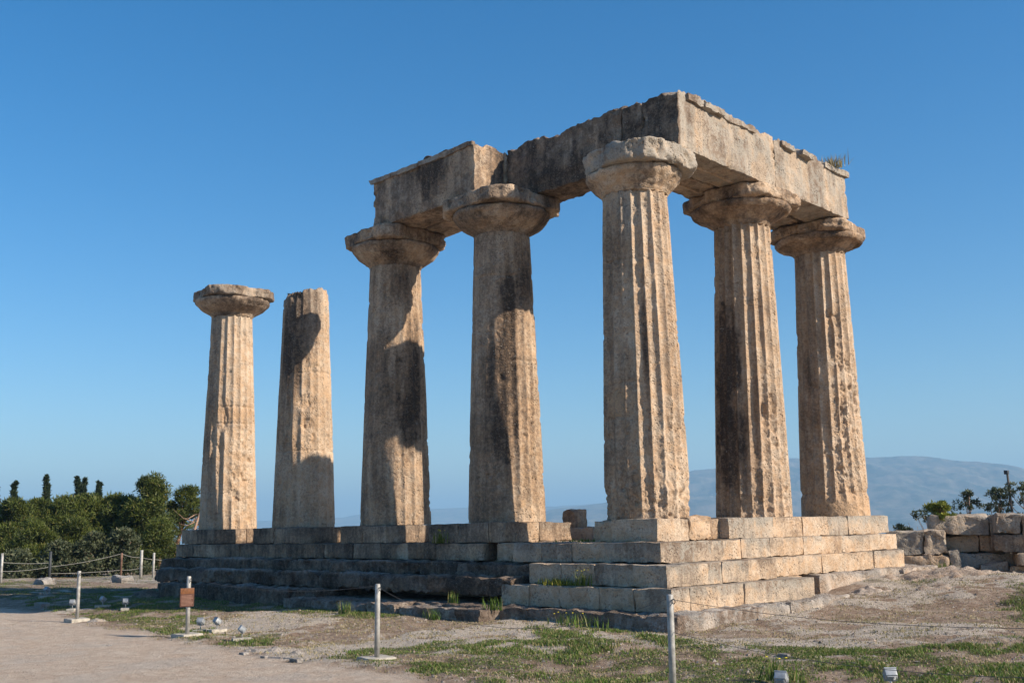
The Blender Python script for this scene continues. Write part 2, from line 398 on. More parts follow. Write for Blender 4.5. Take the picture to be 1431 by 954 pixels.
# ------------------------------------------------------------------ THE TEMPLE
temple = empty('temple_ruin', (0, 0, -1.9), 'ruined Doric stone temple of seven fluted columns with architrave beams on a stepped platform', 'temple')
SP = [-15.991, -11.971, -7.951, -3.931, 0.0]
def facing(cx, cy): return math.atan2(CAM[1]-cy, CAM[0]-cx)
def lateral(cx, cy):
    d = np.array([cx-CAM[0], cy-CAM[1]]); d /= np.hypot(*d); return np.array([-d[1], d[0]])*-1
def angd(a, b): return (a-b+np.pi) % (2*np.pi)-np.pi
def column(cx, cy, rb, sb, rt, stp, zt, spots=(), stains=(), flute=1.0, flutefn=None, seed=0, ztop=None, grey=.25, dark=.0, wear=.012, base_rough=.0, greyfn=None, label=None, seams=()):
    """spots: (theta_deg from facing, z, half width deg, half height, depth m, roughness); stains: same frame, (theta, z, wt, wz, r, g, b)"""
    root = bpy.data.objects.new('column', None); root.location = Vector((cx, cy, 0))-temple.location; root.parent = temple; COL.objects.link(root)
    if label: root['label'] = label
    zt_ = ztop or zt; nph = 20*14; nz = int(zt_/.028)
    ph = np.linspace(0, 2*np.pi, nph, endpoint=False); zz = np.linspace(0, zt_, nz)
    PH, ZZ = np.meshgrid(ph, zz); PH = PH.ravel(); ZZ = ZZ.ravel(); u = ZZ/zt
    Rr = rb+(rt-rb)*(u**1.08)
    lat = lateral(cx, cy); sh = sb+(stp-sb)*u
    f0 = facing(cx, cy); th = angd(PH, f0)
    fl = ((PH/(2*np.pi)*20+4/14+1e-7) % 1)
    fr = 1-(2*fl-1)**2
    unit = np.stack([np.cos(PH), np.sin(PH), 0*PH], 1); P = unit*Rr[:, None]+np.stack([0*PH, 0*PH, ZZ], 1)+np.array([cx*3.1, cy*2.7, 0])
    n_lo = fbm(P, .9, 3, seed); n_mid = fbm(P, 4.0, 4, seed+3); n_hi = fbm(P, 15, 3, seed+6)
    fs = flute*np.clip(.95+.35*n_lo, .2, 1.15)
    if flutefn is not None: fs = fs*flutefn(th, ZZ)
    depth = .062*Rr/.85*fs
    r = Rr-depth*fr**.85
    # arris wear and chips
    w_ = wear*.6*(1+n_mid+.6*n_hi)+.028*sstep(.45, .75, fbm(P, 3.6, 4, seed+8))
    r = np.minimum(r, Rr-np.clip(w_, .002, .1))
    dmg = np.zeros_like(r)
    for (t_, z_, wt, wz, dp, rg) in spots:
        e = ((np.degrees(th)-t_)/wt)**2+((ZZ-z_)/wz)**2
        k = sstep(1.35, .55, e**.5+.38*n_mid+.12*n_hi); dmg = np.maximum(dmg, k*rg)
        r = r-k*dp*(.55+.6*n_mid+.25*n_hi)
    rand = sstep(.52, .70, fbm(P, 1.9, 5, seed+15)); r = r-rand*.030*(.7+.9*n_hi)
    if base_rough:
        k = sstep(base_rough, base_rough*.25, ZZ+.5*n_mid*base_rough); dmg = np.maximum(dmg, k*.9); r = r-.02*k*(1+n_mid)
    pit_ = sstep(.15, .6, fbm(P, 6.5, 3, seed+23)); r = r+dmg*(.020*n_mid+.030*n_hi-.05*pit_-.4*depth*(1-fr))
    r = r+.003*n_mid+.004*n_hi+.006*n_lo
    for (zs, t0, t1) in seams:
        k = np.exp(-((ZZ-zs-.03*n_mid)/.022)**2)*sstep(t0-8, t0, np.degrees(th))*sstep(t1+8, t1, np.degrees(th)); r = r-.028*k
    if ztop:   # broken top: uneven rim
        rim = sstep(zt_-.05, zt_, ZZ+.03*n_mid); r = r-.035*rim-.05*sstep(.25, .45, fbm(P, 2.3, 4, seed+90))*sstep(zt_-.55, zt_-.05, ZZ)
    V = unit*r[:, None]; V[:, 0] += cx+lat[0]*sh; V[:, 1] += cy+lat[1]*sh
    V[:, 2] = ZZ+(0 if not ztop else (.05*n_mid+.06*n_hi)*sstep(zt_-.5, zt_, ZZ)+.10*sstep(zt_-.6, zt_, ZZ)*np.cos(PH-f0-1.2))
    R_ = np.full(len(r), dark)+.16*n_lo+.10*n_mid+.16*sstep(10, -35, np.degrees(th))*sstep(-150, -60, np.degrees(th))+.12*fbm(P*np.array([1, 1, .12]), 6, 3, seed+50); G_ = np.full(len(r), grey-.06)+.25*n_lo+.15*n_mid; B_ = np.zeros(len(r))  # sunless side of the shaft darker: weathering plus shade painted into the tint
    G_ = G_+.35*sstep(5.0, 6.5, ZZ)
    if greyfn is not None: G_ = G_+greyfn(th, ZZ)
    for (t_, z_, wt, wz, a, b_, c_) in stains:
        e = ((np.degrees(th)-t_)/wt)**2+((ZZ-z_)/wz)**2; k = sstep(1.55, 0, e**.5+.40*n_lo+.30*n_mid+.15*n_hi+.25*fbm(P*np.array([1, 1, .15]), 9, 3, seed+40))
        R_ += 1.45*a*k; G_ += b_*k; B_ += c_*k
    B_ += .35*sstep(.3, .6, n_lo)+.8*dmg*(ZZ < 2.4)*.3
    Q = gridq(nph, nz, True)
    cen = [cx+lat[0]*stp, cy+lat[1]*stp, zt_-(.02 if ztop else 0)]
    V = np.concatenate([V, [cen]]); m = nph*nz; i = np.arange(nph); T = np.stack([i+m-nph, (i+1) % nph+m-nph, np.full(nph, m)], 1)
    C = np.clip(np.stack([R_, G_, B_], 1), 0, 1); C = np.concatenate([C, C[-1:]])
    obj('shaft', V, Q, T, M_STONE, root, tint=C)
    return root, (cx+lat[0]*stp, cy+lat[1]*stp)
def radial(rho, prof, cx, cy, seed, amp, nph=160, big=0.0, chipk=1.0):
    """prof: list of (radius scale 0..1 of rho, z); closed top and bottom"""
    ph = np.linspace(0, 2*np.pi, nph, endpoint=False); prof = np.array(prof)
    PH, K = np.meshgrid(ph, np.arange(len(prof))); PH = PH.ravel(); K = K.ravel()
    r = rho(PH)*prof[K, 0]; V = np.stack([cx+r*np.cos(PH), cy+r*np.sin(PH), prof[K, 1]], 1)
    D = np.stack([fbm(V+a*9.7, 4.5, 4, seed+a) for a in range(3)], 1)*amp
    D = D-np.stack([np.cos(PH), np.sin(PH), 0*PH], 1)*((.055*sstep(.30, .42, fbm(V, 3.3, 4, seed+81))+.03*sstep(.25, .4, fbm(V, 8, 3, seed+82)))*(prof[K, 0] > .8))[:, None]*chipk
    if big: D = D+np.stack([fbm(V+a*5.7, 1.6, 3, seed+30+a) for a in range(3)], 1)*big
    return V+D, gridq(nph, len(prof), True)
def dense(prof, step=.035):
    o = []
    for a, b in zip(prof[:-1], prof[1:]):
        n = max(1, int(math.hypot(b[0]-a[0], b[1]-a[1])/step))
        for i in range(n): t = i/n; o.append((a[0]+(b[0]-a[0])*t, a[1]+(b[1]-a[1])*t))
    return o+[prof[-1]]
def capital(root, cx, cy, rt, zn, ztop, hw=1.12, cut=1.36, seed=0, ab_h=.34, re=1.13, amp=.026, big=.028, tint_e=(.15, .25, .1), tint_a=(.2, .6, 0), bites=(), lab=None):
    za = ztop-ab_h
    pr = dense([(0.01, zn-.01), (rt*.93, zn-.01), (rt*.985, zn), (rt*.97, zn+.03), (rt*1.03, zn+.045), (rt*1.03, zn+.07), (rt+.27*(re-rt), zn+.13), (rt+.50*(re-rt), zn+.20), (rt+.71*(re-rt), zn+.27), (rt+.86*(re-rt), za-.17), (re-.015, za-.11), (re+.005, za-.06), (re-.01, za-.012), (re-.06, za-.003), (.01, za-.003)])
    V, Q = radial(lambda p: 1.0+0*p, pr, cx, cy, seed, amp*.7, 220, big*.6, .35)
    n = fbm(V, 2.2, 4, seed+7)
    up = sstep(zn+.1, za, V[:, 2])
    C = np.clip(np.stack([tint_e[0]+.5*n+.1*up, tint_e[1]+.3*n+.15*up, tint_e[2]+0*n], 1), 0, 1)
    obj('echinus', V, Q, None, M_STONE, root, tint=C)
    def rho(p):
        base = np.minimum(hw/np.maximum(np.abs(np.cos(p)), np.abs(np.sin(p))), cut)
        for (a, w_, d) in bites: base = base-d*np.exp(-(angd(p, math.radians(a))/math.radians(w_))**2)
        return base
    pa_ = dense([(.01, za+.003), (.93, za+.003), (.985, za+.02), (1, za+.05), (1, ztop-.05), (.985, ztop-.018), (.95, ztop-.003), (.01, ztop-.003)], .04)
    V, Q = radial(rho, pa_, cx, cy, seed+70, amp, 240, big)
    V[:, 2] = np.minimum(V[:, 2], ztop-.004); V[:, 2] = np.maximum(V[:, 2], za-.02)
    n = fbm(V, 2.2, 4, seed+9)
    C = np.clip(np.stack([tint_a[0]+.5*n, tint_a[1]+.3*n, tint_a[2]+0*n], 1), 0, 1)
    o = obj('abacus', V, Q, None, M_STONE, root, tint=C)
    return o

# left row, far to near
r1, c1 = column(SP[0], 0, .862, .004, .625, -.028, 6.44, seed=101, grey=.25, flute=1.2,
    spots=[(28, 1.6, 26, 1.2, .05, 1.0), (-12, 3.3, 7, .4, .12, .6), (-62, 4.8, 20, 1.3, .05, .8), (45, .6, 20, .5, .03, .7), (-22, 2.5, 10, .3, .07, .5)],
    stains=[(0, 3.38, 80, .30, 0, -.5, 1.2), (-60, 4, 25, 2.5, .2, .4, 0)], seams=[(3.62, -70, 90), (3.12, -30, 60)], label='leftmost column, fluted and with a broken slab-like capital, carrying no beam')
capital(r1, *c1, .625, 6.44, 7.26, 1.12, 1.27, 102, ab_h=.30, tint_e=(.48, .5, 0), tint_a=(.42, .7, 0), big=.03, bites=[(-110, 25, .15), (100, 30, .2), (-35, 12, .06)])
column(SP[1], 0, .862, .011, .64, .0, 6.44, seams=[(2.05, -90, 90), (4.2, -40, 90)], seed=111, ztop=6.50, grey=.26, dark=.16,
    spots=[(2, 3.35, 18, .18, .12, 1.0), (5, 2.75, 12, .16, .12, 1.0), (-38, 3.0, 8, .5, .07, .8), (-45, 2.2, 6, .2, .1, .8), (62, 2.2, 16, .3, .06, .8), (75, 5, 20, .5, .04, .5), (10, 2.3, 10, .4, .03, .7)],
    stains=[(-10, 5.9, 45, 1.3, .45, .5, 0), (-50, 5, 30, 1.6, .4, .3, 0), (30, 3.5, 60, 1.2, 0, -.3, .5)], label='column with no capital, its shaft broken off at the top')
r3, c3 = column(SP[2], 0, .886, .025, .660, .02, 6.50, seed=121, grey=.02, dark=.30, flutefn=lambda t, z_: .35+.65*sstep(-5, 15, np.degrees(t)),
    spots=[],
    stains=[(38, 3.4, 32, 1.3, .65, 0, 0), (30, 2.6, 16, .8, .35, 0, 0), (-20, 3.0, 40, 1.2, .2, 0, .3), (15, 6.0, 30, .5, .35, 0, 0)])
capital(r3, *c3, .66, 6.50, 7.37, 1.12, 1.36, 122, tint_e=(.48, .15, .2), tint_a=(.45, .35, 0), bites=[(60, 20, .1), (-135, 25, .10), (-20, 10, .08)])
r4, c4 = column(SP[3], 0, .872, -.012, .656, -.02, 6.50, seams=[(5.45, -80, 30), (3.55, 10, 80)], seed=131, grey=.02, dark=.30, flutefn=lambda t, z_: .40+.60*sstep(5, 15, np.degrees(t)),
    spots=[(48, 1.6, 20, 1.2, .02, .5)],
    stains=[(8, 4.0, 18, 1.6, .55, 0, 0), (-5, 2.5, 34, 1.3, .5, 0, .1), (5, 1.4, 20, .6, .25, 0, .2), (50, 5.4, 30, .8, .45, .2, 0), (-30, 5.6, 40, .9, 0, .3, 0)])
capital(r4, *c4, .656, 6.50, 7.37, 1.13, 1.37, 132, tint_e=(.50, .15, .2), tint_a=(.38, .5, 0))
r5, c5 = column(SP[4], 0, .862, .007, .672, -.008, 6.53, seed=141, grey=.06, dark=.14, wear=.005, base_rough=.9, flute=1.5, seams=[(2.62, -90, -5), (1.95, -90, -25), (5.1, -60, 20)], label='corner column under the meeting of the two beams',
    spots=[(-35, .5, 30, .5, .03, .7), (10, .7, 20, .9, .03, .6), (45, 1.1, 25, 1.0, .03, .7), (-8, 6.3, 16, .5, .02, .6), (-2, 2.5, 6, .5, .03, .5)],
    stains=[(-45, 2.28, 30, .42, -.1, -.5, 1.1), (8, 3.2, 5, 1.6, .45, 0, 0), (-50, 3, 40, 3, .08, .3, 0), (-10, 5.9, 50, .7, 0, .35, 0)])
capital(r5, *c5, .672, 6.53, 7.42, 1.10, 1.28, 142, ab_h=.42, re=.99, tint_e=(.22, .4, .1), tint_a=(.02, .7, 0), amp=.045, big=.05, bites=[(-60, 12, .08), (-141, 42, .30), (-100, 18, .12), (150, 20, .2)])
# right row
r6, c6 = column(0, 3.803, .835, -.03, .640, .06, 6.56, seed=151, grey=.06, dark=.16, wear=.006, flute=1.5,
    spots=[(40, 1.4, 22, 1.2, .03, .6), (12, .25, 30, .25, .03, .8), (25, 2.3, 5, .15, .1, .6), (5, .5, 25, .5, .015, .4)],
    stains=[(-45, 3.1, 30, 1.5, .85, 0, 0), (-35, 1.8, 34, 1.1, .5, 0, .1), (15, 3.0, 8, 1.8, .3, 0, 0), (-10, .8, 40, .7, .12, 0, .2), (40, 3.9, 30, .8, 0, -.3, .4)])
capital(r6, *c6, .64, 6.56, 7.31, 1.12, 1.35, 152, ab_h=.30, tint_e=(.52, .1, .3), tint_a=(.32, .35, .2), bites=[(-120, 16, .2), (-60, 20, .08)])
r7, c7 = column(0, 7.346, .815, -.015, .625, .03, 6.50, seams=[(4.85, -10, 50), (.55, -90, 90)], seed=161, grey=.08, dark=.10, wear=.006, flute=1.4, label='farthest column of the right row, badly eroded low down above an orange mortar foot',
    flutefn=lambda t, z_: sstep(.2, .6, z_),
    spots=[(18, 1.3, 38, .75, .06, 1.0), (50, 2.4, 36, 1.2, .04, .9), (25, 2.2, 20, .5, .05, .9), (10, 4.9, 8, .1, .05, .5), (35, 3.7, 20, .8, .02, .6)],
    stains=[(0, .2, 120, .42, 0, -.6, 1.3), (-40, 3.6, 18, .7, .3, 0, 0), (60, 4, 30, 2.2, .1, .3, 0)])
capital(r7, *c7, .625, 6.50, 7.17, 1.08, 1.28, 162, ab_h=.27, re=1.08, tint_e=(.52, .1, .3), tint_a=(.32, .35, .2), bites=[(-70, 14, .12), (29, 35, .16)])

# ---- architrave beams
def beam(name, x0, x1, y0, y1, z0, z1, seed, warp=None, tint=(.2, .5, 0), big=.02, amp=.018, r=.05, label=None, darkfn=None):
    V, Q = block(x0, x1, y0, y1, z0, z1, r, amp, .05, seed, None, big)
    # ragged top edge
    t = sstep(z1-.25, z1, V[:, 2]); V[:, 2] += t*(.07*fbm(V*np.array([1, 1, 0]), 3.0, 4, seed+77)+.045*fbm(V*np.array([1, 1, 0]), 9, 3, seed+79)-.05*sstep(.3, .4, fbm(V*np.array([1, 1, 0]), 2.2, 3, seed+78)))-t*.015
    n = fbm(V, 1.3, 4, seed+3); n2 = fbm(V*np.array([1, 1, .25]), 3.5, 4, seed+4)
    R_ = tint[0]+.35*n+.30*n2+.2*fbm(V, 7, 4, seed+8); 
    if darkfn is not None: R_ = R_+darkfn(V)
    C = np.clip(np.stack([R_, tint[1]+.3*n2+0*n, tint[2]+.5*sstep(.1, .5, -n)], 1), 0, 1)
    if warp is not None: V = warp(V)
    return obj(name, V, Q, None, M_STONE, temple, tint=C, label=label)
def slopeY(V):
    V = V.copy(); k = np.clip(V[:, 1], 0, 8)/7.1; lo = sstep(7.2, 8.6, V[:, 2]); V[:, 2] -= k*(.25*(1-lo)+.22*lo); return V
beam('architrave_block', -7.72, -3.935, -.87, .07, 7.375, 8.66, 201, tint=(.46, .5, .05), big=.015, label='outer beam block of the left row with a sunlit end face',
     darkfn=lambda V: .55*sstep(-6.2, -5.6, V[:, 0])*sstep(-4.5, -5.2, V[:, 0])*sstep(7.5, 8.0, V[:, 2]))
beam('architrave_block', -7.80, -3.93, .13, 1.0, 7.37, 8.64, 202)
beam('architrave_block', -3.90, -.42, .15, 1.02, 7.375, 8.68, 203, tint=(.64, .7, 0), big=.035, amp=.03, darkfn=lambda V: .15*sstep(8.1, 7.5, V[:, 2]))  # shade deepened in this beam's colour, along with lichen speckle
beam('architrave_block', -.40, .135, .16, 1.0, 7.42, 8.66, 213, tint=(.70, .65, 0), big=.01, amp=.02)
beam('architrave_block', .15, 1.06, .15, 3.76, 7.42, 8.66, 204, slopeY, tint=(.08, .62, .0), big=.02, darkfn=lambda V: .6*sstep(.22, .17, V[:, 1]), label='beam block at the corner, pale and streaked with grey on its sunny face')  # end face away from the sun darkened, shade put into its tint
beam('architrave_block', .15, 1.05, 3.79, 7.06, 7.42, 8.66, 205, slopeY, tint=(.14, .66, .0), big=.03)
beam('architrave_block', -.80, .06, 1.06, 3.76, 7.42, 8.62, 206, slopeY)
beam('architrave_block', -.80, .06, 3.79, 7.02, 7.42, 8.62, 207, slopeY)
# broken remains of the projecting band along the top of the beams
def trim(name, bx, seed, warp=None, t=(.25, .75, 0), r=.03, amp=.03, big=.03):
    V, Q = block(*bx, r, amp, .045, seed, None, big); n = fbm(V, 2, 3, 5)
    if warp: V = warp(V)
    obj(name, V, Q, None, M_STONE, temple, tint=np.clip(np.stack([t[0]+.5*n, t[1]+0*n, 0*n], 1), 0, 1))
for (a, b, s) in [(.45, 1.02, 1), (1.0, 1.7, 2), (1.72, 2.95, 3), (4.0, 4.55, 4), (4.85, 5.35, 5), (5.95, 6.7, 6), (6.6, 7.12, 7)]:
    trim('moulding_band', (.88, 1.10+.035*(s % 3), a, b, 8.45, 8.60), 300+s, slopeY)
for (a, b, s) in [(-7.86, -7.0, 1), (-7.0, -5.9, 2), (-5.9, -4.6, 3), (-4.6, -3.96, 4)]:
    trim('moulding_band', (a+.005, b, -.915, -.8, 8.54, 8.66), 320+s, None, (.45, .7, 0), amp=.02, big=.02)
for sx in (-.32, .62): trim('soffit_fillet', (sx-.03, sx+.03, 1.3, 2.7, 7.375, 7.43), 341, slopeY, (.1, .2, .3), .008, .003, 0)

# ---- stepped platform
plat = bpy.data.objects.new('stepped_platform', None); plat.parent = temple; COL.objects.link(plat); plat.location = (0, 0, 0)
def tintb(V, t, seed, k=1.0):
    rr = random.Random(seed); j = rr.uniform(-.15, .15)*k; jg = rr.uniform(-.25, .25)*k; jb = max(0, rr.uniform(-1.0, .45))*k
    n = fbm(V, 1.6, 4, seed)
    return np.clip(np.stack([t[0]+j+.35*n, t[1]+jg+.3*n, t[2]+jb*.6+0*n], 1), 0, 1)
def topgrey(V, t, z1): k = sstep(z1-.22, z1, V[:, 2]+.08*fbm(V*np.array([1, 1, 0]), 5, 3, 3)); return (t[0]+.12*k, t[1]+.35*k-.1, t[2]-.1*k)
def run(mb, axis, a, b, f0, f1, z0, z1, seed, t, w=(.7, 1.3), r=.028, amp=.014, big=.012, step=.09, jit=.016, gap=.003, chip=.6):
    rr = random.Random(seed); c = a
    while c < b-.05:
        d = rr.uniform(*w); e = c+d
        if b-e < w[0]*.6: e = b
        j = rr.uniform(-jit, jit); s = rr.randrange(9999); zt_ = z1-rr.uniform(0, jit*.7)
        if axis == 'x': V, Q = block(c+gap/2, e-gap/2, f0+j, f1, z0+.003, zt_, r, amp, step, s, None, big, chip)
        else: V, Q = block(f0, f1+j, c+gap/2, e-gap/2, z0+.003, zt_, r, amp, step, s, None, big, chip)
        mb.add(V, Q, C=tintb(V, topgrey(V, t(V) if callable(t) else t, z1), s)); c = e
DK = (.62, .42, 0); MD = (.22, .5, .1); LT = (.10, .60, 0)
E1, E2, E3, E4 = 1.0, 1.41, 1.86, 2.13
# stylobate (under the columns)
for a, b, t in [(-16.92, -14.95, DK), (-12.9, -10.6, DK), (-8.85, -7.03, DK), (-5.5, -2.98, (.45, .4, .1))]:
    mb = MB(); run(mb, 'x', a, b, -E1, .02, -.42, 0, int(a*100) & 0xffff, t, (.8, 1.3))
    run(mb, 'x', a, b-.01, .03, 1.05, -.42, -.006, int(a*90) & 0xffff, t, (.8, 1.3)); mb.build('stylobate', M_STONE, plat)
mb = MB()
run(mb, 'x', -.10, 1.0, -E1, .0, -.42, 0, 5, (.15, .45, .05), (1.2, 1.3), step=.07)
run(mb, 'x', -.62, -.11, -.92, .5, -.42, -.01, 6, (.0, .2, .5), (.8, .9), r=.12, amp=.03, step=.05, big=.04)
V, Q = block(-.2, .97, .01, .82, -.42, -.004, .10, .04, .05, 77, None, .05); mb.add(V, Q, C=tintb(V, (-.1, .1, .5), 4))
run(mb, 'x', -.2, .80, .83, 1.25, -.42, -.01, 61, (.3, .2, .4), (.9, 1.1))
run(mb, 'y', 1.25, 7.98, -1.0, E1, -.42, 0, 8, (.10, .45, .0), (.75, 1.35), r=.018, gap=.001)
mb.build('stylobate', M_STONE, plat)
# second course
mb = MB()
run(mb, 'x', -17.05, -3.55, -E1-.10, .8, -.79, -.423, 11, (.60, .42, 0), (.7, 1.5), step=.12, jit=.02)
run(mb, 'x', -3.1, -2.36, -E1-.12, .8, -.79, -.423, 12, (.3, .3, .2), (.6, .9))
run(mb, 'x', -3.55, -3.1, -.6, .8, -.79, -.43, 13, (.75, .3, 0), (.6, .9))
run(mb, 'x', -2.35, 1.40, -E2, .5, -.79, -.423, 14, (.12, .45, .05), (.75, 1.0), step=.08, chip=.4)
run(mb, 'y', -.9, 2.6, -.2, E2, -.79, -.423, 15, LT, (.7, 1.0), r=.018, gap=.001, step=.08, chip=.4)
run(mb, 'y', 2.61, 7.75, -.2, 1.30, -.79, -.423, 16, (.04, .34, .04), (.75, 1.25), r=.018, gap=.001)
mb.build('step', M_STONE, plat)
mb = MB()
run(mb, 'x', -1.47, 1.85, -E3, .5, -1.18, -.793, 21, (.12, .42, .1), (.8, 1.0), step=.08, chip=.4)
run(mb, 'y', -1.3, 1.56, -.2, E3, -1.18, -.793, 22, LT, (.7, 1.05), r=.018, gap=.001, step=.08, chip=.4)
run(mb, 'y', 1.57, 7.62, -.2, 1.50, -1.18, -.793, 23, (.0, .28, .12), (.8, 1.4), r=.018, gap=.001)
mb.build('step', M_STONE, plat)
mb = MB()
run(mb, 'x', -1.97, 2.12, -E4, .5, -1.575, -1.183, 31, (.10, .40, .15), (.75, 1.05), step=.08, chip=.5)
run(mb, 'y', -1.6, 2.45, -.2, E4, -1.575, -1.183, 32, (.08, .72, 0), (.75, 1.1), r=.018, gap=.001, step=.08, chip=.5)
run(mb, 'y', 2.46, 3.0, -.2, 1.55, -1.575, -1.183, 33, (-.1, .2, .3), (.8, 1.1))
mb.build('step', M_STONE, plat)
# weathered rock-cut ledges below (left part) and the rock footing at the corner
mb = MB()
run(mb, 'x', -16.95, -1.5, -1.62, 0, -1.10, -.80, 41, lambda V: (.74-.50*sstep(-.80-.05, -.80+.02, V[:, 2]), .6, 0), (1.6, 3.2), r=.13, amp=0.041, big=0.035, step=.055, jit=0.036, gap=-.08)
run(mb, 'x', -16.1, -1.7, -2.15, 0, -1.40, -1.06, 42, lambda V: (.74-.50*sstep(-1.06-.05, -1.06+.02, V[:, 2]), .6, 0), (1.6, 3.4), r=.15, amp=0.049, big=0.045, step=.055, jit=0.054, gap=-.1)
run(mb, 'x', -14.9, -7.4, -2.75, 0, -2.0, -1.40, 43, lambda V: (.74-.50*sstep(-1.40-.05, -1.40+.02, V[:, 2]), .6, 0), (1.6, 3.4), r=.14, amp=0.049, big=0.045, step=.055, jit=0.054, gap=-.1)
run(mb, 'x', -8.6, -1.9, -2.6, 0, -2.0, -1.56, 44, (.55, .65, 0), (1.4, 2.6), r=.09, amp=0.028, big=0.025, step=.055, jit=0.036, gap=-.05)
run(mb, 'x', -8.2, -1.55, -3.05, -2.3, -2.1, -1.58, 45, (.45, .75, 0), (.9, 2.0), r=.09, amp=0.032, big=0.025, step=.055, jit=0.054, gap=.01)
run(mb, 'x', -2.0, 2.5, -2.55, 0, -2.1, -1.555, 46, (.42, .7, .1), (1.2, 2.4), r=.10, amp=0.037, big=0.030, step=.055, jit=0.045, gap=-.06)
run(mb, 'y', -2.3, 3.1, .6, 2.5, -2.1, -1.55, 47, (-.1, .4, .2), (1.2, 2.6), r=.10, amp=0.041, big=0.025, step=.055, jit=0.045, gap=-.06)
run(mb, 'y', 3.4, 8.8, .6, 1.75, -2.1, -1.19, 48, (-.1, .3, .3), (1.2, 2.0), r=.08, amp=0.030, big=0.035, step=.08, jit=0.045, gap=-.06)
mb.build('rock_footing', M_ROCK, plat)
# rubble core and cella floor so that no light leaks through
mb = MB()
V, Q = block(-16.7, .7, -.7, 8.0, -2.2, -.47, .05, .02, .8, 91); mb.add(V, Q, C=tintb(V, (.2, .5, 0), 3))
mb.build('core', M_STONE, plat)

# ------------------------------------------------------------------ loose blocks and neighbouring ruins
def lone(name, parts, loc, label, cat, group=None, mat=None):
    mb = MB()
    for p_ in parts:
        V, Q = block(*p_['b'], p_.get('r', .08), p_.get('amp', .04), p_.get('step', .06), p_['s'], None, p_.get('big', .05), rot=p_.get('rot', 0))
        mb.add(V, Q, C=tintb(V, p_.get('t', (.2, .6, .05)), p_['s']))
    o = mb.build(name, mat or M_STONE, None, origin=loc); return tag(o, label, cat, group)
lone('stone_block', [dict(b=(-4.28, -3.95, 2.2, 2.65, -.19, .23), s=401, r=.11, t=(.5, .6, 0))], (-4.1, 2.35, -.13), 'dark lichen-covered stone lying behind the gap beside the corner column', 'stone block')
lone('stone_block', [dict(b=(-4.55, -3.3, 2.1, 3.1, -.48, -.14), s=402, r=.03, amp=.02, t=(-.2, .9, 0))], (-4.0, 2.6, -.48), 'pale squared block behind the gap under the dark stone', 'stone block')
def stack(name, rows, label, ox, oy, rot):
    xs = [v for r_ in rows for b in r_ for v in b[0][:2]]
    e = empty(name, (ox, oy, -1.45), label, 'ruined wall')
    cs, sn = math.cos(rot), math.sin(rot)
    for r_ in rows:
        for (b, t, s) in r_:
            V, Q = block(*b, .09, .035, .06, s, None, .045)
            V = np.stack([ox+V[:, 0]*cs-V[:, 1]*sn, oy+V[:, 0]*sn+V[:, 1]*cs, V[:, 2]], 1)
            obj('stone_block', V, Q, None, M_STONE, e, tint=tintb(V, t, s))
    return e
GY = (.10, .8, 0); OR = (-.1, .05, .6); DG = (.4, .6, 0)
RY = .62   # walls run along the direction roughly across the view
stack('ruined_wall', [
    [((-.75, .15, -.5, .5, -1.0, -.42), GY, 501), ((.17, .70, -.5, .4, -.98, -.40), GY, 502)],
    [((-.62, .72, -.52, .5, -1.55, -1.02), (-.05, .3, .3), 503), ((.73, .98, -.5, .4, -1.6, -.88), GY, 504)]],
    'short stump of ruined wall just past the right end of the temple platform', .62, 10.25, RY-.15)
stack('ruined_wall', [
    [((-1.0, .35, -.5, .6, -.52, -.02), GY, 511), ((.37, .98, -.5, .6, -.55, -.04), GY, 512)],
    [((-.85, .10, -.3, .6, -.98, -.54), OR, 513), ((.12, .78, -.35, .6, -.98, -.57), OR, 514)],
    [((-.75, .9, -.75, .6, -1.33, -1.0), GY, 515)],
    [((-.6, .15, -.95, .6, -1.75, -1.35), DG, 517), ((.0, .62, -1.15, -.3, -1.72, -1.22), GY, 518), ((.64, 1.1, -.8, .4, -1.75, -1.36), GY, 519)]],
    'tall ruined wall with an orange stone layer and a bush hanging over its left end', 1.45, 11.65, RY-.1)
stack('ruined_wall', [
    [((-.9, -.35, -.5, .8, -.50, -.02), DG, 521), ((-.33, 2.4, -.6, .8, -.82, -.03), GY, 522)],
    [((-1.0, .15, -.45, .8, -.95, -.53), DG, 523), ((.1, 2.4, -.2, .8, -.98, -.80), GY, 526)],
    [((-.5, .55, -.8, .8, -1.28, -.97), GY, 524), ((.57, 2.4, -.5, .8, -1.4, -.99), OR, 525)],
    [((-.7, .35, -.5, .8, -1.6, -1.30), OR, 527), ((-.75, .1, -1.0, -.4, -1.7, -1.44), GY, 528), ((.3, 2.4, -.9, .8, -1.7, -1.42), DG, 529)]],
    'large ruined wall cut off by the right edge of the picture', 3.05, 11.55, RY-.1)

# bedrock outcrops on the right slope
def rockpatch(cx, cy, w_, d_, h_, seed, label, rot=0.6, t=(-.1, .3, .3)):
    n = 46; u = np.linspace(-1, 1, n); A, B = np.meshgrid(u, u); A = A.ravel(); B = B.ravel()
    rr = np.sqrt(A*A+B*B); q = np.stack([A*w_+cx, B*d_+cy, 0*A], 1)
    f = fbm(q, 1.3, 4, seed); prof = np.clip(1.0-rr*1.05+.35*f, -.25, 1); st_ = np.floor(prof*4)/4*.6+prof*.4
    cs, sn = math.cos(rot), math.sin(rot); x_ = cx+A*w_*cs-B*d_*sn; y_ = cy+A*w_*sn+B*d_*cs
    z_ = gh(x_, y_)-.06+h_*st_+.05*fbm(q, 5, 4, seed+2)*(prof > 0)
    V = np.stack([x_, y_, z_], 1)
    o = obj('rock_outcrop', V, gridq(n, n), None, M_ROCK, origin=(cx, cy, float(gh(np.array([cx]), np.array([cy]))[0])), tint=tintb(V, t, seed))
    return tag(o, label, 'rock', 'low bedrock outcrops around the temple')
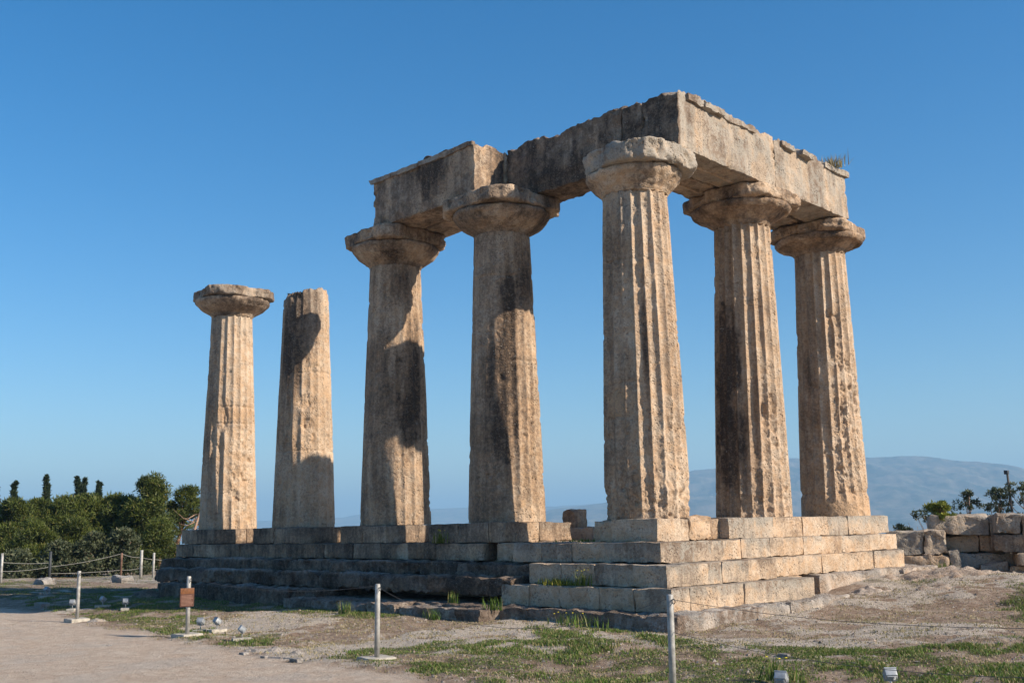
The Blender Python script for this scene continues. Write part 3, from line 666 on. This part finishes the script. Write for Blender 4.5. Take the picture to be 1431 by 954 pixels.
rockpatch(2.5, 3.9, .8, .5, .22, 601, 'low rock with a dark hollow where the lowest step ends')
rockpatch(3.0, 6.2, 1.3, .8, .22, 602, 'flat pinkish rock in front of the right end of the platform')
rockpatch(2.6, 8.6, 1.5, .7, .20, 603, 'cracked rock in front of the short wall stump')
rockpatch(4.3, 8.6, 1.6, .7, .15, 604, 'low rock in front of the large walls at the right edge', t=(-.1, .5, .1))
rockpatch(3.9, 4.4, .9, .5, .12, 605, 'small rock among grass on the dirt slope')
rockpatch(-1.0, -7.75, 1.15, .25, .13, 606, 'whitish rock ridge bordering the gravel path left of the middle post', .03, (-.1, .8, 0))
rockpatch(-4.2, -8.6, .9, .35, .07, 607, 'flat whitish rock in the path in front of the sign post', .1, (-.1, .7, 0))
rockpatch(2.9, -4.75, .65, .3, .10, 608, 'pale flat rock in the grass below the corner', .4, (-.1, .8, 0))
rockpatch(-15.6, -2.7, 1.3, .6, .25, 610, 'dark low rubble where the ledges end below the leftmost column', .1, (.6, .6, 0))
rockpatch(-9.3, -6.9, .45, .3, .12, 609, 'small pale rock beside the base of the left post', .1, (-.1, .8, 0))

# ------------------------------------------------------------------ posts, wires, sign, lamps
def gz(a, b): return float(gh(np.array([a]), np.array([b]))[0])
def make_post(loc, label):
    x_, y_ = loc; z_ = -1.95; e = empty('rope_post', (x_, y_, z_), label, 'post', 'grey metal rope posts standing in concrete bases')
    V, Q = block(x_-.20, x_+.20, y_-.20, y_+.20, z_-.05, z_+.12, .02, .008, .05, 700); obj('base', V, Q, None, M_CONC, e, tint=np.zeros((len(V), 3)))
    V, Q, T = tube([(x_, y_, z_+.08), (x_, y_, z_+.6), (x_, y_, z_+1.085), (x_, y_, z_+1.10)], [.037, .037, .037, .030], 16)
    obj('pole', V, Q, T, M_POLE, e)
    a = np.linspace(0, 2*np.pi, 13); V, Q, T = tube(np.stack([x_+.037+.025+.025*np.cos(a), y_+0*a, z_+1.03+.025*np.sin(a)], 1), .005, 6); obj('eyelet', V, Q, T, M_BLACK, e)
    return e
posts = [(-9.82, -7.05, 'rope post nearest the left edge, beside small spotlights'), (-4.46, -7.36, 'rope post carrying the brown information sign'),
         (1.12, -7.49, 'rope post in front of the middle of the temple at the grass edge'), (6.15, -7.45, 'nearest rope post, cut off by the bottom edge below the temple corner')]
p0 = make_post(posts[0][:2], posts[0][2])
for (a, b, lb) in posts[1:]:
    r_ = p0.copy(); COL.objects.link(r_); r_.location = (a, b, -1.95); r_['label'] = lb; r_.rotation_euler = (random.uniform(-.012, .012), random.uniform(-.012, .012), random.uniform(-.3, .3))
    for ch in p0.children:
        c_ = ch.copy(); COL.objects.link(c_); c_.parent = r_
def wire(a, b, sag, label, mat=M_WIRE, rad=.0028, name='wire', group='thin wires strung between the rope posts'):
    t = np.linspace(0, 1, 24)[:, None]; P = np.array(a)*(1-t)+np.array(b)*t; P[:, 2] -= (4*t*(1-t)*sag)[:, 0]
    V, Q, T = tube(P, rad, 5); o = obj(name, V, Q, T, mat, origin=a); return tag(o, label, 'wire' if name == 'wire' else 'rope', group)
wire((-9.78, -7.05, -.88), (-4.50, -7.36, -.88), .12, 'thin wire between the left post and the sign post')
wire((-4.42, -7.36, -.88), (1.08, -7.49, -.88), .14, 'thin wire between the sign post and the middle post')
wire((1.16, -7.49, -.9), (6.11, -7.45, -.9), .42, 'sagging thin wire between the middle post and the nearest post')
wire((6.19, -7.45, -.9), (11.6, -7.45, -.86), .16, 'upper thin wire running right from the nearest post')
wire((6.19, -7.45, -1.24), (11.6, -7.45, -1.2), .22, 'lower thin wire running right from the nearest post')
# the sign
sx, sy = -4.46, -7.36; sz = -1.87
e = empty('info_sign', (sx, sy, sz+.5), 'small brown information sign with an orange heading fixed to a rope post', 'sign')
f0 = facing(sx, sy)+.35
def signbox(w0, w1, z0, z1, d0, d1, name, mat, parent):
    V, Q = block(w0, w1, -d1, -d0, z0, z1, .003, 0, .2, 1)
    a = f0+math.pi/2; cs, sn = math.cos(a), math.sin(a)
    V = np.stack([sx+V[:, 0]*cs-V[:, 1]*sn, sy+V[:, 0]*sn+V[:, 1]*cs, V[:, 2]], 1); return V, Q
V, Q = signbox(-.17, .08, sz+.50, sz+.82, .045, .060, '', None, e); pan = obj('panel', V, Q, None, M_SIGN, e)
V, Q = signbox(-.165, .075, sz+.72, sz+.815, .061, .063, '', None, e); obj('heading', V, Q, None, M_SIGNH, e)
mb = MB()
for k in range(8):
    V, Q = signbox(-.15, .06-.04*random.random(), sz+.525+k*.0225, sz+.533+k*.0225, .061, .063, '', None, e); mb.add(V, Q)
mb.build('lettering', M_TXT, e)
V, Q = signbox(-.02, .02, sz+.6, sz+.72, .034, .046, '', None, e); obj('bracket', V, Q, None, M_POLE, e)
# floodlights
def make_flood(loc, az, tilt, label):
    x_, y_ = loc; z_ = gz(x_, y_); e = empty('spotlight', (x_, y_, z_), label, 'spotlight', 'small box-shaped spotlights on concrete slabs')
    V, Q = block(x_-.24, x_+.24, y_-.14, y_+.14, z_-.04, z_+.06, .015, .006, .06, 720); obj('base', V, Q, None, M_CONC, e, tint=np.zeros((len(V), 3)))
    V, Q, T = tube([(x_, y_, z_+.05), (x_, y_, z_+.15), (x_, y_, z_+.20)], .014, 8); mb = MB().add(V, Q, T)
    for s in (-1, 1):
        V, Q, T = tube([(x_, y_, z_+.17), (x_, y_+s*.10, z_+.18), (x_, y_+s*.105, z_+.27)], .009, 6); mb.add(V, Q, T)
    mb.build('bracket', M_LAMP, e)
    h = bpy.data.objects.new('housing', None)
    ct, st_ = math.cos(tilt), math.sin(tilt)
    def rot(V):
        V = np.stack([V[:, 0]*ct-V[:, 2]*st_, V[:, 1], V[:, 0]*st_+V[:, 2]*ct], 1)+np.array([x_, y_, z_+.27]); return V
    bpy.data.objects.remove(h)
    mb = MB(); V, Q = block(-.06, .06, -.09, .09, -.085, .085, .014, 0, .05, 1); mb.add(rot(V), Q)
    for k in range(5):
        V, Q = block(-.078, -.058, -.07, .07, -.065+k*.03, -.057+k*.03, .002, 0, .1, 1); mb.add(rot(V), Q)
    V, Q = block(.055, .075, -.095, .095, -.09, .09, .004, 0, .1, 1); mb.add(rot(V), Q)
    hs = mb.build('housing', M_LAMP, e)
    V, Q = block(.0755, .079, -.075, .075, -.07, .07, .001, 0, .1, 1); obj('glass', rot(V), Q, None, M_GLASS, e)
    e.rotation_euler = (0, 0, az); return e
fl0 = make_flood((-5.12, -6.75), 2.2, .9, 'spotlight leaning sideways just right of the sign post')
fl0.scale = (.66,)*3
def copyflood(loc, az, label, sc=.66, roll=0):
    r_ = fl0.copy(); COL.objects.link(r_); r_.location = (*loc, gz(*loc)+.01); r_.rotation_euler = (roll, 0, az); r_['label'] = label; r_.scale = (sc,)*3
    for ch in fl0.children:
        c_ = ch.copy(); COL.objects.link(c_); c_.parent = r_
copyflood((-4.76, -6.62), 1.6, 'upright spotlight on a wide slab, second right of the sign post')
copyflood((-3.08, -7.1), 1.2, 'spotlight on its own slab at the grass edge, farthest right of the sign post')
copyflood((-12.6, -6.0), 2.4, 'tilted spotlight close behind the left post')
copyflood((-12.3, -5.4), 1.7, 'square spotlight low in the grass a little right of the left post')
copyflood((-11.3, -5.3), 2.6, 'diamond-tilted spotlight in the grass, farthest right of the left post')
copyflood((-17.7, -4.6), 1.8, 'distant spotlight on a pale slab in the shade far left', .8)
copyflood((7.15, -6.95), 1.9, 'spotlight at the bottom edge right of the nearest post')
copyflood((7.88, -6.05), 2.3, 'spotlight at the bottom edge farther right below the dirt slope')

# far fence on the left
far = [(-29.03, -1.84, 1.08, M_POLE, .05, 'grey far fence post at the left edge'), (-28.45, -.29, 1.12, M_BLACK, .05, 'dark far fence post in front of the bushes'),
       (-27.45, 2.04, 1.0, M_BARK, .04, 'thin brown far fence post where the white ropes meet'), (-27.14, 2.7, 1.08, M_POLE, .055, 'pale far fence post, left one of the pair near the temple'),
       (-26.94, 3.11, .95, M_POLE, .045, 'pale far fence post, right one of the pair near the temple')]
for (a, b, h_, m_, r_, lb) in far:
    z_ = gz(a, b); V, Q, T = tube([(a, b, z_-.1), (a, b, z_+h_*.5), (a+.01, b, z_+h_)], r_, 10); o = obj('fence_post', V, Q, T, m_, origin=(a, b, z_)); tag(o, lb, 'post', 'far fence posts before the pines')
fp = {k: (a, b, gz(a, b)) for k, (a, b, *_r) in enumerate(far)}
def rp(i, dz): return (fp[i][0], fp[i][1], fp[i][2]+dz)
n_ = 0
for (i, za_, j, zb_, sg, lb) in [(0, .42, 1, .55, .05, 'white rope from the left edge post up to the dark far post'), (1, .55, 2, .97, .06, 'white rope rising from the dark far post to the thin brown post'),
        (2, .97, 3, .80, .05, 'white rope from the thin brown post down to the pale pair'), (3, .80, 4, .70, .02, 'short white rope between the two pale posts'),
        (0, .75, 1, .7, .04, 'upper faint rope at the left edge'), (1, .30, 2, .35, .03, 'lower rope in front of the bushes'), (2, .35, 3, .4, .03, 'lower rope at the thin brown post')]:
    wire(rp(i, za_), rp(j, zb_), sg, lb, M_ROPE, .008, 'rope', 'white ropes of the far fence')
wire(rp(4, .7), (-25.9, 6.0, -1.2), .1, 'white rope running right from the pale pair behind the platform', M_ROPE, .008, 'rope', 'white ropes of the far fence')
wire((-30.5, -5.5, -1.45), rp(0, .42), .06, 'white rope entering from the left edge', M_ROPE, .008, 'rope', 'white ropes of the far fence')
# utility pole
V, Q, T = tube([(-.12, 18.65, -1.6), (-.13, 18.65, 0), (-.17, 18.65, 1.38)], [.05, .045, .035], 8)
up = empty('utility_pole', (-.12, 18.65, -1.5), 'dark wooden pole with a lamp fitting standing among shrubs at the right', 'pole'); obj('pole', V, Q, T, M_WOOD, up)
V, Q = block(-.25, -.13, 18.58, 18.72, 1.26, 1.39, .03, .01, .05, 3); obj('lamp_head', V, Q, None, M_BLACK, up, tint=np.zeros((len(V), 3)))

# ------------------------------------------------------------------ vegetation
def leaves(cent, rad, n, size, asp=.35, seed=0, shell=.45, squash=.75, up=.2):
    """n leaf triangles in each clump"""
    r = np.random.default_rng(seed); k = len(cent); cent = np.repeat(np.asarray(cent, float), n, 0); rad = np.repeat(np.asarray(rad, float), n)
    d = r.normal(size=(k*n, 3)); d /= np.linalg.norm(d, axis=1, keepdims=True); rr = shell+(1-shell)*r.random(k*n)**.6; rr *= r.choice([1, 1, 1, .5], k*n)
    rr = rr*(1+.15*r.normal(size=k*n))
    P = cent+d*(rad*rr)[:, None]*np.array([1, 1, squash])
    a = d*.7+r.normal(size=(k*n, 3))*.7; a[:, 2] += up; a /= np.linalg.norm(a, axis=1, keepdims=True)
    b = np.cross(a, r.normal(size=(k*n, 3))); b /= np.linalg.norm(b, axis=1, keepdims=True)
    s = size*(.6+.8*r.random(k*n))[:, None]
    V = np.stack([P-b*s*asp, P+b*s*asp, P+a*s], 1).reshape(-1, 3); T = np.arange(len(V)).reshape(-1, 3)
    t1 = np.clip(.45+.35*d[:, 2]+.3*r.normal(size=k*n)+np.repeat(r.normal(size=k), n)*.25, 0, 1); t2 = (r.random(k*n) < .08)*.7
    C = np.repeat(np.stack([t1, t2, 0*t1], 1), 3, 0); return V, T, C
def tree(name, x_, y_, top, w_, label, cat, group, mat=M_PINE, seed=0, clumps=70, per=190, low=.25, size=.20, crad=.55, lean=(0, 0), trunk_r=.16, z_=None, bare=False):
    r = random.Random(seed); z0 = gz(x_, y_) if z_ is None else z_; H = top-z0
    e = empty(name, (x_, y_, z0), label, cat, group)
    P = [(x_+lean[0]*t*H+.1*math.sin(t*5+seed), y_+lean[1]*t*H+.1*math.cos(t*4+seed), z0-.1+t*H*.92) for t in np.linspace(0, 1, 9)]
    mb = MB(); V, Q, T = tube(P, np.linspace(trunk_r, trunk_r*.2, 9), 8); mb.add(V, Q, T)
    cs, rs = [], []
    for i in range(clumps):
        h = low+(1-low)*r.random()**.85; wid = w_*(math.sin(min(1, (1.06-h)/(1.06-low)*1.25)*math.pi/2))**.8
        a = r.random()*2*math.pi; rr = wid*(r.random()**.45)
        c = (x_+lean[0]*h*H+rr*math.cos(a), y_+lean[1]*h*H+rr*math.sin(a), z0+h*H-.15*rr*r.random()); cs.append(c); rs.append(crad*(.6+.7*r.random())*(1.1-.45*h))
        if i % 3 == 0:
            k = max(1, min(7, int((h-.15)*8))); V, Q, T = tube([P[k], tuple((np.array(P[k])+np.array(c))/2+np.array([0, 0, -.1])), c], [trunk_r*.35, trunk_r*.2, .015], 5); mb.add(V, Q, T)
    mb.build('trunk', M_BARK if mat is not M_OLEA else M_TWIG, e)
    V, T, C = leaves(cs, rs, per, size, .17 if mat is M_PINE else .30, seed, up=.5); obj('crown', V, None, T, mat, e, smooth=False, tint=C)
    return e
G_P = 'pine trees left of the temple'
pines = [(-44.6, 5.3, 1.65, 1.7, 'pine between the tallest cypress and the cypress second from the left'), (-43.0, 7.4, 1.9, 1.6, 'pine under the cypress pair'), (-41.6, 9.0, 1.7, 1.7, 'pine just left of the tallest pine'), (-46.0, 2.4, 1.5, 2.0, 'pine under the small cypress at far left'), (-45.2, .8, 1.3, 2.3, 'pine at the left edge of the picture'), (-43.8, 3.9, 1.6, 2.2, 'pine below the second cypress from the left'), (-43.5, 6.4, 1.75, 2.0, 'pine right of the tallest cypress'),
         (-42.5, 8.3, 1.75, 2.1, 'pine with an even crown left of the tallest pine'), (-39.9, 9.2, 2.75, 1.35, 'tallest pine, rising highest left of the temple')]
for i, (a, b, tp, ww, lb) in enumerate(pines): tree('pine_tree', a, b, tp, ww, lb, 'pine tree', G_P, seed=20+i, clumps=84, per=440, low=.08, crad=.62, size=.16)
tree('pine_tree', -37.6, 2.6, .35, 1.25, 'low bushy pine in front at the left edge', 'pine tree', G_P, seed=31, clumps=34, per=520, low=.2, crad=.62, size=.13)
tree('pine_tree', -37.8, 4.5, .42, 1.35, 'low rounded pine in front, left of the grey bushes', 'pine tree', G_P, seed=32, clumps=36, per=520, low=.2, crad=.62, size=.13)
tree('pine_tree', -35.9, 7.9, .45, .8, 'low pine in front between the grey bushes and the platform', 'pine tree', G_P, seed=33, clumps=26, per=520, low=.05, crad=.6, size=.13)
tree('pine_tree', -40.6, 11.05, 2.25, 1.15, 'sparse pine with a bare reddish trunk right beside the leftmost column', 'pine tree', G_P, seed=34, clumps=40, per=260, low=.50, crad=.42, size=.14, lean=(.10, .12))
# dead branches under the sparse pine
mb = MB(); r = random.Random(5)
for k in range(26):
    a = r.uniform(0, 6.28); L_ = r.uniform(.7, 1.7); p_ = np.array([-38.9, 11.2, r.uniform(-1.2, .9)]); q_ = p_+L_*np.array([.5*math.cos(a), .9*math.sin(a), r.uniform(-.2, .5)])
    V, Q, T = tube([p_, (p_+q_)/2+np.array([0, 0, -.12]), q_], [.03, .02, .008], 4); mb.add(V, Q, T)
V, Q, T = tube([(-38.9, 11.2, -1.8), (-38.95, 11.1, -.4), (-38.7, 11.5, 1.2)], [.11, .09, .04], 7); mb.add(V, Q, T)
tag(mb.build('dead_tree', M_TWIG, None, origin=(-38.9, 11.2, -1.8)), 'leafless tangle of pale dead branches beside the leftmost column base', 'dead tree')
for i, (a, b, tp, ww, lb) in enumerate([(-66.9, 10.9, 3.6, .55, 'cypress top at the very left edge'), (-66.5, 12.0, 3.85, .55, 'small cypress second from the left'), (-65.8, 14.0, 4.3, .62, 'tallest and slimmest cypress above the pines'),
        (-65.0, 15.9, 4.2, .5, 'left one of the cypress pair'), (-64.9, 16.35, 4.1, .5, 'right one of the cypress pair'), (-64.6, 17.3, 3.85, .42, 'rightmost cypress top, small and thin')]):
    r = random.Random(i); z0 = -2.0; e = empty('cypress_tree', (a, b, z0), lb, 'cypress', 'cypresses rising behind the pines')
    hs = np.linspace(.08, .97, 60); cs = [(a+r.uniform(-.12, .12), b+r.uniform(-.12, .12), z0+h*(tp-z0)) for h in hs]; rs = [.62*ww*(.05+.95*min(1, (1.0-h)*1.5)**.9)*r.uniform(.7, 1.0) for h in hs]
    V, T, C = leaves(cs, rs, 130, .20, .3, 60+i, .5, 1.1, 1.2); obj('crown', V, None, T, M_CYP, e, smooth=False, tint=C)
    V, Q, T = tube([(a, b, z0), (a, b, z0+2), (a, b, tp-1)], [.15, .12, .04], 7); obj('trunk', V, Q, T, M_BARK, e)
for i, (a, b, tp, ww, lb) in enumerate([(-32.9, 1.9, -.45, .8, 'grey-green bush, leftmost of three, lowest'), (-32.3, 3.0, -.15, .8, 'grey-green bush in the middle of three'), (-31.7, 4.1, .02, .95, 'grey-green bush, tallest and rightmost of three'), (-33.6, .4, -.8, .8, 'low dark bush behind the dark far post')]):
    tree('bush', a, b, tp, ww, lb, 'bush', 'bushes behind the far ropes', M_OLEA, 80+i, 44, 170, .08, .12, .42, trunk_r=.05)
# right-hand shrubs behind the walls
for i, (a, b, tp, ww, lb) in enumerate([(-1.25, 18.1, .74, .7, 'small open shrub left of the dark pole'), (-.6, 18.7, .92, .75, 'rounded shrub just left of the dark pole'), (.05, 18.9, 1.0, .95, 'large open shrub behind the wall at the right edge'), (.85, 19.2, .9, .95, 'shrub cut off by the right edge behind the wall')]):
    tree('shrub', a, b, tp, ww, lb, 'shrub', 'open shrubs on the skyline above the right walls', M_OLEA, 90+i, 40, 48, .35, .075, .17, trunk_r=.05)
def thinplant(name, a, b, z0, h_, label, mat, seed, n=9, spread=.35, per=12, size=.06):
    r = random.Random(seed); mb = MB(); cs, rs = [], []
    e = empty(name, (a, b, z0), label, 'plant')
    for k in range(n):
        an = r.uniform(0, 6.28); d = spread*r.random(); q_ = (a+d*math.cos(an), b+d*math.sin(an), z0+h_*r.uniform(.6, 1))
        V, Q, T = tube([(a, b, z0), ((a+q_[0])/2, (b+q_[1])/2, z0+h_*.45), q_], [.012, .009, .004], 4); mb.add(V, Q, T); cs.append(q_); rs.append(.10*r.uniform(.6, 1.3))
    mb.build('stem', M_TWIG, e)
    if per: V, T, C = leaves(cs, rs, per, size, .35, seed); obj('foliage', V, None, T, mat, e, smooth=False, tint=C)
    return e
thinplant('wild_bush', .15, 12.4, -1.2, 1.45, 'thin spindly bush between the wall stump and the tall wall', M_OLEA, 3, 14, .55, 60)
thinplant('wild_bush', .72, 11.3, -.15, .42, 'yellow-green bush hanging over the left end of the tall wall', M_FENN, 4, 22, .42, 80, .07)
thinplant('wild_bush', 1.0, 11.05, -.42, .42, 'yellow bush tip drooping down the wall face', M_FENN, 6, 14, .3, 50, .07)
thinplant('dead_bush', -.35, 12.6, -1.2, 1.1, 'bare grey twigs above the wall stump', M_OLEA, 5, 5, .45, 0)
for i, (a, b) in enumerate([(-.3, 11.5), (-.7, 12.0), (-1.2, 11.0)]):
    tree('hedge_plant', a, b, -.32+.05*i, .35, ['low green plant behind the wall stump', 'farther low green plant behind the wall stump', 'low green plant at the end of the platform'][i], 'plant', None, M_OLEA, 97+i, 12, 80, .5, .06, .15, trunk_r=.02)

# grass blades (nobody could count them)
def blades(P, h, mat, name, seed, lean=.35, wid=.006, dry=.15, kind='stuff', label=None, cat=None, parent=None, origin=None):
    r = np.random.default_rng(seed); n = len(P); a = r.random(n)*6.283; ln = lean*np.abs(r.normal(size=n)); hh = h*(.45+.8*r.random(n))
    d = np.stack([np.cos(a), np.sin(a), 0*a], 1); s = np.stack([-np.sin(a), np.cos(a), 0*a], 1); wv = (wid*(.6+.8*r.random(n)))[:, None]
    mid = P+d*(ln*hh*.35)[:, None]+np.array([0, 0, 1])*(hh*.55)[:, None]; tip = P+d*(ln*hh)[:, None]+np.array([0, 0, 1])*hh[:, None]
    V = np.stack([P-s*wv, P+s*wv, mid+s*wv*.8, mid-s*wv*.8, tip], 1).reshape(-1, 3)
    b = np.arange(n)[:, None]*5; Q = b+np.array([[0, 1, 2, 3]]); T = b+np.array([[3, 2, 4]])
    t1 = r.random(n); t2 = (r.random(n) < dry)*(.5+.5*r.random(n)); C = np.repeat(np.stack([t1, t2, 0*t1], 1), 5, 0)
    o = obj(name, V, Q, T, mat, parent, smooth=False, tint=C, origin=origin)
    return tag(o, label, cat, kind=kind)
def scatter(n, box, dens, seed, n_=0):
    r = np.random.default_rng(seed); x_ = r.uniform(box[0], box[1], n); y_ = r.uniform(box[2], box[3], n); k = r.random(n) < dens(x_, y_)
    x_, y_ = x_[k], y_[k]; return np.stack([x_, y_, gh(x_, y_)-.004], 1)
def dgreen(x_, y_):
    g_, p_, r_ = zones(x_, y_); return np.clip(g_-.16, 0, 1)**1.6*1.25
P = np.concatenate([scatter(420000, (-.5, 10.5, -9.4, -.4), dgreen, 1), scatter(260000, (-19, -1, -8.4, -1.2), dgreen, 2), scatter(60000, (1, 8, .5, 8), dgreen, 3), scatter(70000, (-40, -18, -9, 5), dgreen, 4)])
hs = .022+.042*np.clip(fbm(P, 1.2, 3, 5)+.3, 0, 1)
blades(P, hs, M_GRASS, 'grass', 11, dry=.42, lean=.8, wid=.007)
def ddry(x_, y_):
    g_, p_, r_ = zones(x_, y_); n = fbm(np.stack([x_, y_, 0*x_], 1), 1.7, 3, 44); return np.clip((1-p_)*(.10+.45*sstep(.0, .5, n))*(1-.5*g_), 0, 1)
P = np.concatenate([scatter(260000, (-8, 10, -8.2, 8), ddry, 6), scatter(30000, (-30, -8, -8, 3), ddry, 7)])
P = P[(P[:, 0] > 2.3) | (P[:, 1] < -2.6)]
blades(P, .032, M_DRY, 'dry_grass', 12, dry=.3, lean=.8)
# gravel and stones
def stones(P, s, mat, name, seed, tint_):
    r = np.random.default_rng(seed); n = len(P); base = np.array([[1, 0, 0], [-1, 0, 0], [0, 1, 0], [0, -1, 0], [0, 0, 1], [0, 0, -1.]])
    V = base[None]*(s[:, None]*(.6+.8*r.random((n, 3)))*np.array([1, 1, .6]))[:, None, :]+r.normal(size=(n, 6, 3))*s[:, None, None]*.15
    a = r.random(n)*6.28; cs, sn = np.cos(a)[:, None], np.sin(a)[:, None]
    V = np.stack([V[..., 0]*cs-V[..., 1]*sn, V[..., 0]*sn+V[..., 1]*cs, V[..., 2]], -1)+P[:, None]
    f = np.array([[0, 2, 4], [2, 1, 4], [1, 3, 4], [3, 0, 4], [2, 0, 5], [1, 2, 5], [3, 1, 5], [0, 3, 5]])
    T = (np.arange(n)[:, None, None]*6+f[None]).reshape(-1, 3)
    C = np.repeat(np.clip(np.array(tint_)+np.stack([.25*r.normal(size=n), .3*r.normal(size=n), 0*a], 1), 0, 1), 6, 0)
    return tag(obj(name, V.reshape(-1, 3), None, T, mat, smooth=False, tint=C), kind='stuff')
r = np.random.default_rng(9)
P = scatter(90000, (-14, 9, -13.4, -6), lambda a, b: .45*zones(a, b)[1], 31); stones(P, .005+.009*r.random(len(P))**4, M_ROCK, 'gravel', 1, (-.3, .5, .1))
P = scatter(60000, (-9, 10, -8.2, 8), lambda a, b: .5*(1-zones(a, b)[1]), 32); P = P[(P[:, 0] > 2.4) | (P[:, 1] < -2.9)]; stones(P, .010+.030*r.random(len(P))**4, M_ROCK, 'loose_stones', 2, (.1, .55, .15))
# single larger stones along the path edge
for i, (a, b, s, lb) in enumerate([(-1.25, -8.15, .06, 'white stone at the path edge left of the middle post'), (.08, -8.1, .07, 'wide white stone at the path edge close to the middle post'), (-.6, -8.2, .045, 'small white stone between two others on the path edge'),
        (5.5, -4.22, .05, 'small grey stone on dirt behind the nearest post'), (-14.7, -5.9, .16, 'pale stone at the grass edge far left'), (-26.5, -1.2, .3, 'white slab in the shade far left'), (-25.0, 1.0, .3, 'long pale slab near the far fence')]):
    z_ = gz(a, b); V, Q = block(a-s*1.3, a+s*1.3, b-s*.8, b+s*.8, z_-s*.4, z_+s*.7, s*.35, s*.2, s*.25, 800+i, None, s*.25)
    tag(obj('stone', V, Q, None, M_ROCK, origin=(a, b, z_), tint=tintb(V, (-.2, .8, 0), i)), lb, 'stone')
# weeds on the ledges
def weed(a, b, z0, h_, n, mat, seed, label, dry=.2, fl=0, spread=.12):
    r = np.random.default_rng(seed); P = np.stack([a+spread*r.normal(size=n), b+spread*.4*r.normal(size=n), np.full(n, z0)], 1)
    e = empty('weed', (a, b, z0), label, 'plant'); o = blades(P, h_, mat, 'foliage', seed, .5, .008, dry, None, parent=e)
    if fl:
        k = r.integers(0, n, fl); P2 = P[k]+np.array([0, 0, 1])*h_*(1+.15*r.random((fl, 1)))
        for q_ in P2:
            V, Q, T = tube([q_-[0, 0, .006], q_, q_+[0, 0, .006]], [.006, .017, .008], 7); obj('flower', V, Q, T, M_FLOW, e, smooth=False)
    return e
weed(-4.8, -1.22, -.42, .26, 60, M_FENN, 1, 'yellow-flowering weed on the ledge between the third and fourth columns', fl=8)
weed(-2.8, -3.15, -1.85, .22, 60, M_GRASS, 2, 'tall green weed at the front of the low slab')
weed(-2.9, -2.55, -1.55, .22, 45, M_GRASS, 21, 'upright grass tuft on top of the low slab', spread=.08)
weed(-.62, -1.97, -1.18, .12, 260, M_FENN, 3, 'mat of yellowish weed on the third step down', dry=.5, spread=.2)
weed(.02, -1.97, -1.18, .26, 40, M_FENN, 4, 'thin yellow-flowering weed on the third step down', fl=4, spread=.08)
weed(.7, -2.85, -1.8, .20, 110, M_GRASS, 5, 'dark green weeds in the shade at the foot of the corner steps', fl=5, spread=.35)
weed(-1.6, -2.7, -1.62, .22, 60, M_GRASS, 6, 'small weed where the restored steps begin')
weed(6.7, -6.3, -1.81, .22, 60, M_GRASS, 7, 'yellow-flowering weed near the bottom edge right of the nearest post', fl=3)
weed(-5.2, -3.45, -1.82, .26, 80, M_GRASS, 8, 'white-topped weed before the dark ledges', dry=.4)
weed(.85, 6.55, 8.40, .30, 300, M_DRY, 9, 'dry grass tuft growing on top of the right beam', spread=.22)
weed(-1.2, -.2, -.47, .10, 300, M_GRASS, 10, 'green weeds in the gap beside the corner column', spread=.5)
weed(1.6, 9.4, -1.4, .25, 80, M_GRASS, 13, 'green weed at the foot of the wall stump')

# ------------------------------------------------------------------ haze
me = bpy.data.meshes.new('haze'); x0, x1, z0, z1 = -14000, 14000, -140, 440
me.from_pydata([(a, b, c) for c in (z0, z1) for b in (x0, x1) for a in (x0, x1)], [], [(0, 2, 3, 1), (4, 5, 7, 6), (0, 1, 5, 4), (1, 3, 7, 5), (3, 2, 6, 7), (2, 0, 4, 6)])
hz = bpy.data.objects.new('haze', me); COL.objects.link(hz); tag(hz, kind='stuff')
m = bpy.data.materials.new('haze_air'); m.use_nodes = True; n = m.node_tree; n.nodes.clear()
pv = n.nodes.new('ShaderNodeVolumePrincipled'); pv.inputs['Color'].default_value = (.40, .71, 1, 1); pv.inputs['Density'].default_value = 2.0e-4
pv.inputs['Anisotropy'].default_value = 0.0
om = n.nodes.new('ShaderNodeOutputMaterial'); n.links.new(pv.outputs[0], om.inputs['Volume']); me.materials.append(m)
